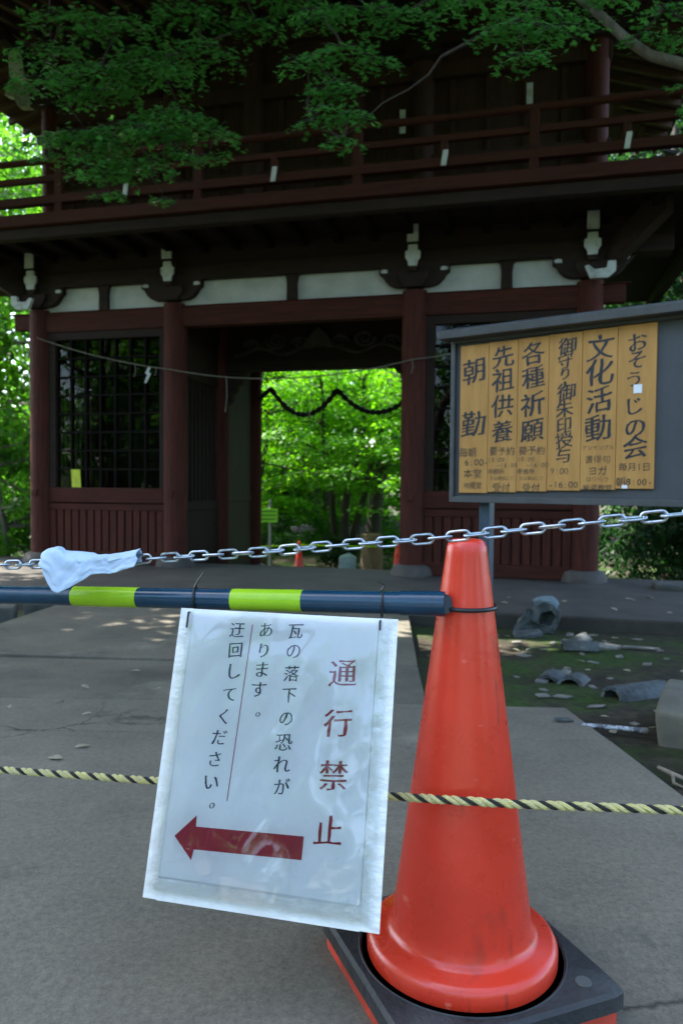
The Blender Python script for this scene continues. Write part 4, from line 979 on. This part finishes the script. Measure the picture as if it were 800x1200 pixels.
tb = MB(); tb.prism([(-.2, 0), (.2, 0), (.24, .3), (.05, .42), (-.2, .34)], (.15, 17.8, gz(.15, 17.8)), (1, 0, 0), (0, 0, 1), (0, .25, 0)); tag(tb.build('sack', mat('pale_blue_sack', (.45, .56, .66), (.3, .4, .5), 6, .6), None, .05), 'pale blue sack on the ground beyond the gate', 'sack')

# ------------------------------------------------------------------ vegetation
def basis(n):
    a = np.cross(n, np.tile(np.array([[.31, .2, .93]]), (len(n), 1))); a /= np.linalg.norm(a, axis=1, keepdims=True) + 1e-9
    return a, np.cross(n, a)
KITE = np.array([(0, -.5), (.28, .0), (0, .6), (-.28, 0)])
def maple_shape():
    V = []; 
    for ang, ln, wd in ((0, 1., .2), (48, .82, .17), (-48, .82, .17), (98, .5, .13), (-98, .5, .13)):
        a = R(ang); c_, s_ = math.sin(a), math.cos(a)
        for (x, y) in ((0, -.02), (wd, .42 * ln), (0, ln), (-wd, .42 * ln)): V.append((c_ * y + s_ * x, s_ * y - c_ * x))
    return np.array(V) * .62
MAPLE = maple_shape()
def leaves(name, pts, nrm, size, shape, m, parent, world=True):
    """one mesh of separate leaf faces"""
    N = len(pts); nrm = nrm / (np.linalg.norm(nrm, axis=1, keepdims=True) + 1e-9); a, b = basis(nrm)
    th = rng.uniform(0, 2 * PI, N); ca, sa = np.cos(th)[:, None], np.sin(th)[:, None]; a, b = a * ca + b * sa, b * ca - a * sa
    sz = (size * rng.uniform(.65, 1.3, N))[:, None]
    K = len(shape); V = np.empty((N, K, 3))
    for k, (x, y) in enumerate(shape):
        curl_ = -.18 * (x * x + y * y)
        V[:, k] = pts + (a * x + b * y + nrm * curl_) * sz
    me = bpy.data.meshes.new(name); V = V.reshape(-1, 3); nv = len(V); nf = nv // 4
    if parent is not None and world: V = V - np.array(parent.location)
    me.vertices.add(nv); me.vertices.foreach_set('co', V.astype(np.float32).ravel())
    me.loops.add(nv); me.loops.foreach_set('vertex_index', np.arange(nv, dtype=np.int32))
    me.polygons.add(nf); me.polygons.foreach_set('loop_start', np.arange(0, nv, 4, dtype=np.int32))
    try: me.polygons.foreach_set('loop_total', np.full(nf, 4, dtype=np.int32))
    except Exception: pass
    me.update(calc_edges=True); me.validate(); me.materials.append(m)
    o = bpy.data.objects.new(name, me); COL.objects.link(o); o.parent = parent
    return o
def unit(v): return v / (np.linalg.norm(v) + 1e-9)

def pads_leaves(pads, dens, droop=.25, thick=.12):
    P, Nn = [], []
    for (c, r, d) in pads:
        n = int(dens * r * r * d); q = rng.normal(0, 1, (n, 2)); rad = np.sqrt(rng.uniform(0, 1, n)) ** .9 * r
        ang = rng.uniform(0, 2 * PI, n); lob = 1 + .35 * np.sin(ang * 3 + c[0] * 5) + .2 * np.sin(ang * 7 + c[1] * 3)
        x, y = np.cos(ang) * rad * lob, np.sin(ang) * rad * lob
        z = -droop * (rad / r) ** 2 * r + rng.normal(0, thick, n) * r * .6
        P.append(np.stack([c[0] + x, c[1] + y, c[2] + z], 1))
        nn = rng.normal(0, .35, (n, 3)); nn[:, 2] += 1; nn[:, 0] += x / r * .35; nn[:, 1] += y / r * .35; Nn.append(nn)
    return np.concatenate(P), np.concatenate(Nn)

def wavy(a, b, n=7, amp=.1, seed=0):
    a, b = Vector(a), Vector(b); L = (b - a).length; out = []
    for k in range(n + 1):
        t_ = k / n; p = a.lerp(b, t_); e = math.sin(PI * t_) * amp * L
        out.append(p + Vector((fbm(t_ * 2.5, seed, 1) * e, fbm(t_ * 2.5, seed, 5) * e, abs(fbm(t_ * 2, seed, 9)) * e)))
    return out

def maple(lab, x, y, stems, height, npads, spread, group, leafm=LEAFF, lsize=.105, dens=430, low=.9, bark=BARK, padr=(.5, 1.15)):
    root = thing('maple_tree', lab, 'tree', (x, y, gz(x, y) - .05), 0, group); base = Vector(root.location)
    tr = MB(); tops = []
    for i, (dx, dy, h, r) in enumerate(stems):
        end = base + Vector((dx, dy, h)); pl = wavy(base + Vector((dx * .06, dy * .06, 0)), end, 9, .12, i + x)
        tr.tube(pl, [r * (1.15 if k == 0 else 1) * (1 - .75 * k / 9) for k in range(10)], 9); tops += pl[4:]
    pads = []
    for k in range(npads):
        a = k * 2.399 + x; rr = spread * math.sqrt((k + .5) / npads) * random.uniform(.75, 1.1); z = base.z + low + (height - low) * random.random() ** .9
        c = Vector((base.x + math.cos(a) * rr, base.y + math.sin(a) * rr, z)); pads.append(((c.x, c.y, c.z), random.uniform(*padr), random.uniform(.7, 1.2)))
        s_ = min(tops, key=lambda p: (p - c).length + 1.5 * max(0, p.z - c.z)); tr.tube(wavy(s_, c, 5, .12, k), [.028, .024, .02, .015, .01, .006], 5)
    tr.build('trunk', bark, root, 0, True, True)
    P, N_ = pads_leaves(pads, dens); leaves('crown', P, N_, lsize, KITE, leafm, root)
    return root

def bushy(name, lab, cat, x, y, height, rad, n, group, leafm=LEAFT, lsize=.16, low=.5, bark=BARK, clumps=40, trunk_r=.14, shape=1.0):
    root = thing(name, lab, cat, (x, y, gz(x, y) - .05), 0, group); base = np.array(root.location)
    tr = MB(); top = Vector((x + random.uniform(-.4, .4), y + random.uniform(-.4, .4), base[2] + height * .85)); pl = wavy(root.location, top, 8, .06, x)
    tr.tube(pl, [trunk_r * (1.2 if k == 0 else 1) * (1 - .8 * k / 8) for k in range(9)], 9)
    P, N_ = [], []; cz = (height + low) / 2; hz = (height - low) / 2
    for k in range(clumps):
        d = rng.normal(0, 1, 3); d /= np.linalg.norm(d); f = rng.uniform(.35, 1.) ** .5
        c = base + np.array([d[0] * rad * f, d[1] * rad * f, cz + d[2] * hz * f]); cr = rad * rng.uniform(.2, .42)
        m_ = int(n / clumps * rng.uniform(.6, 1.4)); q = rng.normal(0, 1, (m_, 3)); q /= np.linalg.norm(q, axis=1, keepdims=True); rr = cr * rng.uniform(.3, 1., (m_, 1)) ** .6
        P.append(c + q * rr * np.array([1, 1, .7])); N_.append(q + np.array([0, 0, .7]) + rng.normal(0, .4, (m_, 3)))
        if k % 3 == 0:
            cv = Vector(c); s_ = min(pl[2:], key=lambda p: (p - cv).length); tr.tube(wavy(s_, cv, 4, .1, k), [trunk_r * .3, trunk_r * .25, trunk_r * .2, trunk_r * .14, .008], 5)
    tr.build('trunk' if cat == 'tree' else 'stems', bark, root, 0, True, True)
    leaves('crown' if cat == 'tree' else 'foliage', np.concatenate(P), np.concatenate(N_), lsize, KITE, leafm, root)
    return root

G1 = 'maples beyond the gate'
maple('slender maple with three leaning dark stems framed by the gate opening', .0, 19.2, [(-.6, .2, 5.2, .10), (.7, .1, 6.0, .13), (1.5, .5, 5.5, .11)], 6.2, 46, 2.9, G1, low=2.3)
maple('stout maple with a trunk leaning right, behind the tan stump', .75, 21.0, [(1.4, .3, 6., .24), (.2, .5, 6.5, .13)], 7., 42, 3.2, G1, low=1.4)
maple('maple on the left side of the gate opening behind the green sign', -2.4, 19.5, [(.4, -.2, 5.5, .10), (-.6, .3, 6., .12)], 6.5, 42, 2.7, G1, low=1.2)
maple('nearer maple whose lit spray hangs across the gate opening', 2.6, 17.6, [(-1.2, -.2, 4.6, .12), (.2, .3, 5.2, .12)], 5.5, 40, 2.5, G1, low=1.4)
maple('tall maple farthest back in the gate opening', -.5, 25.5, [(.3, .2, 7.5, .16), (-.9, .4, 7., .13)], 8.5, 60, 4.2, G1, low=.8, lsize=.16, dens=520)
maple('broad maple far back to the right of the opening', 3.6, 26.5, [(.3, .2, 7.5, .16), (-.9, .4, 7., .13)], 8.5, 55, 4.2, G1, low=.8, lsize=.16, dens=520)
bushy('garden_shrub', 'dark clipped shrub low beyond the gate, behind the green sign', 'shrub', -2.0, 18.0, 1.5, .8, 2500, 'shrubs beyond the gate', LEAFD, .08, .15, clumps=22, trunk_r=.04)
bushy('garden_shrub', 'low green shrub between the far cones', 'shrub', -.1, 18.4, .9, .6, 1800, 'shrubs beyond the gate', LEAFD, .08, .1, clumps=18, trunk_r=.03)
bushy('garden_shrub', 'low shrub beside the stump beyond the gate', 'shrub', 1.6, 18.6, 1.1, .8, 1800, 'shrubs beyond the gate', LEAFT, .08, .1, clumps=18, trunk_r=.03)
for x, y, h, r_, lab in ((-1.5, 23.4, 1.9, 1.2, 'round shrub at the left foot of the far maples'), (.6, 23.8, 1.7, 1.2, 'round shrub at the foot of the far maples, in the middle'), (2.6, 23.0, 2.0, 1.3, 'round shrub at the foot of the far maples, to the right')):
    bushy('garden_shrub', lab, 'shrub', x, y, h, r_, 3500, 'shrubs beyond the gate', LEAFT, .11, -.1, clumps=26, trunk_r=.04)
for x, y, h, r_, lab in ((-5.3, 11.8, 1.5, .9, 'low shrub at the left edge beside the gate corner'), (-6.6, 12.4, 1.8, 1.1, 'low shrub at the left edge, farther out'), (-4.95, 13.6, 1.6, .9, 'low shrub behind the left gate corner')):
    bushy('garden_shrub', lab, 'shrub', x, y, h, r_, 3000, 'shrubs left of the gate', LEAFT, .09, -.1, clumps=24, trunk_r=.03)
GB = 'broad trees around the gate'
bushy('broadleaf_tree', 'tall bright tree left of the gate, nearest its corner pillar', 'tree', -6.6, 13.5, 9.5, 2.7, 24000, GB, LEAFT, .14, .2, BARKP, 70, .12)
bushy('broadleaf_tree', 'bright broad tree at the far left behind the first one', 'tree', -9.0, 18.5, 12, 4.0, 22000, GB, LEAFT, .2, .3, BARKP, 80, .2)
bushy('broadleaf_tree', 'low leafy tree at the left edge under the tall ones', 'tree', -4.9, 10.9, 2.7, 1.05, 5000, GB, LEAFT, .10, .0, BARKP, 40, .06)
bushy('evergreen_tree', 'dark evergreen right of the gate, nearest its corner', 'tree', 6.6, 13.0, 8.5, 2.7, 20000, GB, LEAFD, .16, .2, BARK, 80, .18)
bushy('evergreen_tree', 'tall dark evergreen at the right edge, farther back', 'tree', 9.5, 17.5, 12, 4.0, 20000, GB, LEAFD, .2, .2, BARK, 80, .25)
bushy('evergreen_tree', 'dark full crowned tree close behind the right end of the gate', 'tree', 6.1, 13.6, 10.5, 2.3, 20000, GB, LEAFD, .15, 1.0, BARK, 80, .2)
bushy('evergreen_tree', 'dark bushy young tree at the right edge beyond the notice board', 'tree', 6.0, 10.9, 3.0, 1.5, 7000, GB, LEAFD, .10, -.2, BARK, 50, .07)
bushy('evergreen_tree', 'small dark tree behind the kerb right of the gate', 'tree', 4.6, 11.6, 3.2, 1.3, 5000, GB, LEAFD, .10, .0, BARK, 44, .07)
GF = 'tall trees far behind the gate'
for i, (x, y, h, r_) in enumerate(((-6, 33, 14, 5), (1, 36, 15, 5.5), (8, 34, 14, 5), (-15, 30, 15, 5.5), (17, 30, 15, 5.5), (-4, 27, 9, 4.0), (5.5, 29, 10, 4.2))):
    bushy('forest_tree', ('tall tree filling the left of the view through the gate', 'tallest tree straight behind the gate opening', 'tall tree behind the gate to the right', 'big tree far off to the left of the gate', 'big tree far off to the right of the gate', 'rounder tree at the left of the gate view before the tall ones', 'rounder tree at the right of the gate view before the tall ones')[i], 'tree', x, y, h, r_, 16000, GF, LEAFT, .36, .0, BARK, 90, .3)
# pale bare limb at the left edge
# ------------------------------------------------------------------ maple boughs overhead
def spray(root, twigs, limb, leafm, size=.05, per=11, droop=.12, seed=0):
    """drooping flat sprays: each twig a polyline with side twigs that carry leaves"""
    tm = MB(); P, N_ = [], []
    for ti, (a, b, width) in enumerate(twigs):
        a, b = Vector(a), Vector(b); n = 12; L = (b - a).length
        main = [a.lerp(b, k / n) + Vector((fbm(k * .4, ti, seed) * .06, fbm(k * .4, ti, seed + 3) * .06, .16 * L * math.sin(PI * (k / n) * .9) + fbm(k * .5, ti, 6) * .03)) for k in range(n + 1)]
        tm.tube(main, [.011 * (1 - .8 * k / n) + .0015 for k in range(n + 1)], 5)
        for k in range(1, n + 1):
            t_ = k / n; wd = width * (1.15 - .75 * t_) * random.uniform(.6, 1.15)
            dirm = (main[k] - main[k - 1]).normalized(); side = dirm.cross(Vector((0, 0, 1))).normalized()
            for sg_ in (-1, 1):
                d = (side * sg_ * random.uniform(.7, 1) + dirm * random.uniform(.3, .8) + Vector((0, 0, random.uniform(-.35, .1)))).normalized(); ln = wd
                tip = main[k] + d * ln + Vector((0, 0, -droop * ln * random.uniform(.5, 2.2)))
                tm.tube([main[k], main[k].lerp(tip, .5) + Vector((0, 0, .03 * ln)), tip], [.004, .003, .0015], 4)
                for q in range(int(per * ln / .28) + 2):
                    f = random.uniform(.1, 1.05); p = main[k].lerp(tip, f) + Vector((random.gauss(0, .045), random.gauss(0, .045), random.gauss(0, .028) - .02))
                    P.append(p); N_.append((random.gauss(0, .45) + d.x * .3, random.gauss(0, .45) + d.y * .3 - .15, 1))
    tm.build('twigs', BARK, root, 0, True, True)
    leaves('leaf_sprays', np.array([tuple(p) for p in P]), np.array(N_, dtype=float), size, MAPLE, leafm, root)

rm = thing('maple_tree', 'maple at the right whose pale limb and sprays hang before the balcony', 'tree', (4.1, 4.3, gz(4.1, 4.3) - .05), 0, 'maples over the path')
q = MB(); q.tube([(4.1, 4.3, -.3), (3.95, 4.25, 1.2), (3.7, 4.3, 2.3), (3.2, 4.25, 3.0), (2.8, 4.3, 4.4), (2.5, 4.4, 6)], [.2, .16, .14, .12, .08, .03], 12); 
q.build('trunk', BARKP, rm, 0, True, True)
q = MB(); q.tube([(3.3, 4.25, 2.95), (2.5, 4.2, 3.03), (2.1, 4.2, 3.15), (1.87, 4.2, 3.205), (1.68, 4.18, 3.24), (1.55, 4.2, 3.34), (1.42, 4.25, 3.50), (1.1, 4.3, 3.80), (.5, 4.4, 4.0), (-.2, 4.5, 4.0)], [.06, .042, .036, .031, .028, .026, .024, .02, .015, .008], 10)
q.build('limb', BARKP, rm, 0, True, True)
def fans(root, pads, limb, dens, size, seed=0):
    """flat drooping layers of maple leaves, each carried by a twig from the limb"""
    tm = MB(); P, N_ = [], []; nodes = list(limb)
    for i, (c, r, el, az) in enumerate(pads):
        c = Vector(c); s_ = Vector(min(nodes, key=lambda p: (Vector(p) - c).length)); nodes.append(tuple(c))
        tm.tube(wavy(s_, c, 7, .12, i + seed), [.012, .010, .008, .006, .005, .004, .003, .0022], 5)
        ca, sa = math.cos(az), math.sin(az); n = int(dens * r * r * el)
        for k in range(6):    # side twigs
            a = -1.3 + 2.6 * k / 5; tip = c + Vector((ca * math.cos(a) - sa * math.sin(a) / el, sa * math.cos(a) + ca * math.sin(a) / el, -.45)) * r * el * .8
            tm.tube([c, c.lerp(tip, .5) + Vector((0, 0, .05 * r)), tip], [.003, .0022, .0012], 4)
        for k in range(n):
            q = math.sqrt(random.random()); a = random.uniform(-PI, PI)
            lob = .55 + .45 * abs(math.cos(a * 2.5 + i)) ** .6
            lx, ly = math.cos(a) * q * r * el * lob, math.sin(a) * q * r * lob
            d = (lx + r * el * .3) / (r * el)
            z = -.42 * r * el * max(0, d) ** 1.4 - .25 * r * (ly / r) ** 2 + random.gauss(0, .10) * r
            P.append((c.x + ca * lx - sa * ly, c.y + sa * lx + ca * ly, c.z + z))
            N_.append((random.gauss(0, .4) + ca * .35 * d, random.gauss(0, .4) + sa * .35 * d - .35, 1))
    tm.build('twigs', BARK, root, 0, True, True)
    leaves('leaf_sprays', np.array(P), np.array(N_, dtype=float), size, MAPLE, LEAFN, root)
LIMB_R = [(1.55, 4.2, 3.6), (1.2, 4.3, 3.85), (.8, 4.4, 3.95), (.3, 4.4, 4.05), (-.1, 4.5, 4.0), (2.1, 4.2, 3.25), (2.5, 4.2, 3.4)]
D = -PI / 2
fans(rm, [((1.02, 4.2, 3.52), .24, 1.3, D + .3), ((.92, 4.05, 3.34), .20, 1.3, D - .2), ((.94, 4.0, 3.14), .18, 1.4, D), ((.80, 4.05, 3.3), .18, 1.3, D - .4), ((1.1, 4.0, 3.28), .17, 1.3, D + .3), ((.72, 4.2, 3.55), .2, 1.3, D - .6), ((1.22, 4.2, 3.44), .2, 1.2, D + .7), ((1.42, 4.2, 3.56), .2, 1.2, D),
    ((-.02, 4.35, 2.85), .15, 1.4, D - .1), ((-.2, 4.35, 2.95), .13, 1.3, D - .4), ((-.22, 4.35, 3.3), .2, 1.3, D - .4), ((.12, 4.4, 3.62), .26, 1.3, D), ((-.02, 4.4, 3.40), .24, 1.3, D - .3), ((-.04, 4.35, 3.17), .2, 1.4, D + .1), ((.05, 4.3, 2.98), .17, 1.4, D + .1), ((-.1, 4.32, 3.02), .14, 1.4, D - .2), ((.2, 4.35, 3.3), .16, 1.3, D + .3), ((.36, 4.4, 3.60), .24, 1.2, D + .4), ((-.14, 4.4, 3.16), .12, 1.5, D - .5), ((-.15, 4.4, 3.6), .2, 1.2, D - .8),
    ((.55, 4.4, 3.72), .2, 1.2, D + .3), ((1.72, 4.1, 3.45), .2, 1.2, D), ((1.9, 4.1, 3.33), .2, 1.2, D), ((1.6, 4.1, 3.30), .14, 1.2, D - .4), ((1.82, 4.0, 3.0), .11, 1.5, D), ((1.86, 4.0, 2.86), .09, 1.5, D + .4)], LIMB_R, 2500, .058, 1)
lm = thing('maple_tree', 'maple at the upper left whose leaves hide the left balcony', 'tree', (-4.6, 5.2, gz(-4.6, 5.2) - .05), 0, 'maples over the path')
q = MB(); q.tube([(-4.6, 5.2, -.4), (-4.5, 5.15, 1.4), (-4.3, 5.2, 3.0), (-3.9, 5.3, 4.4), (-3.3, 5.4, 5.6)], [.17, .14, .12, .09, .03], 12); q.build('trunk', BARK, lm, 0, True, True)
q = MB(); q.tube([(-4.15, 5.25, 3.6), (-3.2, 5.4, 4.55), (-2.2, 5.5, 4.75), (-1.2, 5.5, 4.7), (-.4, 5.4, 4.5)], [.06, .045, .035, .024, .01], 9); q.build('limb', BARK, lm, 0, True, True)
LIMB_L = [(-3.2, 5.4, 4.55), (-2.2, 5.5, 4.75), (-1.7, 5.5, 4.75), (-1.2, 5.5, 4.7), (-.4, 5.4, 4.5)]
fans(lm, [((-2.1, 5.4, 3.95), .32, 1.2, D - .5), ((-2.05, 5.3, 3.68), .32, 1.2, D - .3), ((-1.75, 5.4, 3.82), .38, 1.2, D), ((-1.35, 5.4, 3.85), .38, 1.2, D + .2), ((-1.0, 5.4, 3.98), .34, 1.2, D + .3), ((-.65, 5.4, 4.15), .28, 1.2, D + .4), ((-.3, 5.4, 4.28), .26, 1.2, D + .5),
    ((-1.9, 5.5, 3.42), .30, 1.2, D - .2), ((-1.55, 5.5, 3.48), .34, 1.2, D), ((-1.2, 5.5, 3.58), .32, 1.2, D + .3), ((-1.78, 5.5, 3.16), .28, 1.2, D), ((-1.45, 5.5, 3.22), .26, 1.2, D + .3), ((-1.72, 5.5, 2.98), .15, 1.3, D), ((-1.2, 5.5, 3.28), .2, 1.2, D + .5),
    ((-1.6, 5.4, 4.15), .36, 1.2, D), ((-1.1, 5.4, 4.25), .34, 1.2, D + .2), ((-2.0, 5.4, 4.2), .3, 1.2, D - .4), ((-.75, 5.3, 4.35), .3, 1.2, D), ((-1.35, 5.6, 2.98), .12, 1.4, D + .4)] + [((random.uniform(-2.15, -.95), random.uniform(5.3, 5.7), random.uniform(3.15, 4.2)), random.uniform(.16, .3), 1.2, D + random.uniform(-.8, .8)) for _ in range(16)], LIMB_L, 2100, .070, 9)
# the canopy over the path: crowns above the frame that shade the place
def overhead(root, pads, m=LEAFN, dens=260, lsize=.12):
    P, N_ = pads_leaves(pads, dens, .2, .16); leaves('crown', P, N_, lsize, KITE, m, root)
def canopy(x0, x1, y0, y1, z0, z1, n):
    out = []
    for _ in range(n):
        x, y, z = random.uniform(x0, x1), random.uniform(y0, y1), random.uniform(z0, z1)
        if abs(x) < .47 * (y + 1) + 1.2 and y > 0: z = max(z, 1.75 + .64 * (y + 1.0))
        out.append(((x, y, z), random.uniform(.6, 1.1), random.uniform(.7, 1.2)))
    return out
overhead(rm, canopy(.0, 6.0, 1.5, 6.6, 5.0, 7.0, 76), dens=300, lsize=.19); overhead(lm, canopy(-8.0, .3, 1.6, 7.0, 5.3, 7.6, 165) + canopy(-5, .6, 5.6, 6.7, 5.5, 6.4, 30) + [((x + random.uniform(-.2, .2), y + random.uniform(-.2, .2), 7.8 + random.uniform(-.4, .4)), .85, 1.2) for x in np.arange(-6.4, -2.2, .8) for y in np.arange(3.0, 6.8, .8)] + [((x, y, z), .75, 1.2) for x, y, z in ((-3.93, 3.7, 6.5), (-3.1, 3.5, 6.6), (-2.9, 4.3, 6.5), (-3.6, 3.2, 6.7))] + canopy(-9, -4.9, 6.5, 10.2, 4.6, 7.4, 70), dens=300, lsize=.19)
GP = 'unseen trees added behind the path entrance for dark reflections'  # out-of-view trees added so the window glass reflects dark green
for i, (x, y, h, r_, lab) in enumerate(((-7.5, -9, 5.0, 2.2, 'broad tree added out of view at the back left of the path entrance'), (-1.2, -16, 6., 2.8, 'broad tree added out of view straight back along the path'), (6.5, -10, 5, 2.4, 'broad tree added out of view at the back right of the path entrance'),
        (12, -5, 10, 3.2, 'tall tree added out of view well to the right of the path'), (-12.5, -3, 10, 3.2, 'tall tree added out of view well to the left of the path'), (-7, -20, 9, 3.6, 'tall tree added out of view behind the back left tree'), (5, -21, 9, 3.6, 'tall tree added out of view behind the back right tree'), (-14, -13, 9, 3.4, 'tree added out of view at the far back left'), (13, -15, 9, 3.4, 'tree added out of view at the far back right'), (-11, 1.5, 7, 2.6, 'low tree added out of view far to the left of the path'), (-15, -7, 8.5, 3.2, 'tree added out of view at the far left behind the path entrance'), (-10.5, -13, 8, 3., 'tree added out of view between the two back left ones'))):
    bushy('broadleaf_tree', lab, 'tree', x, y, h, r_, 7000, GP, LEAFT, .28, .1, BARK, 50, .2)
em = thing('maple_tree', 'unseen maple added behind the viewer to pattern the placard glare', 'tree', (-3.8, -3.2, gz(-3.8, -3.2) - .05), 0, 'maples over the path')  # added out of view; gaps between its leaf pads shape the film's reflections
q = MB(); q.tube([(-3.8, -3.2, -.1), (-3.6, -3.2, 1.6), (-3.1, -3.3, 3.2), (-2.0, -3.4, 4.6), (-.4, -3.3, 5.2), (1.5, -3.2, 5.4)], [.17, .14, .12, .09, .06, .02], 12); q.build('trunk', BARK, em, 0, True, True)
overhead(em, [((x, y, z), r_, 1.5) for x, y, z, r_ in ((-1.6, -3.0, 4.2, .8), (.4, -2.6, 4.4, .7), (1.9, -3.4, 4.6, .8), (-.5, -4.0, 4.6, .7), (-1.9, -2.0, 4.6, .55), (.6, -1.9, 4.9, .5), (.9, -4.4, 5.2, .7))], dens=300, lsize=.15)
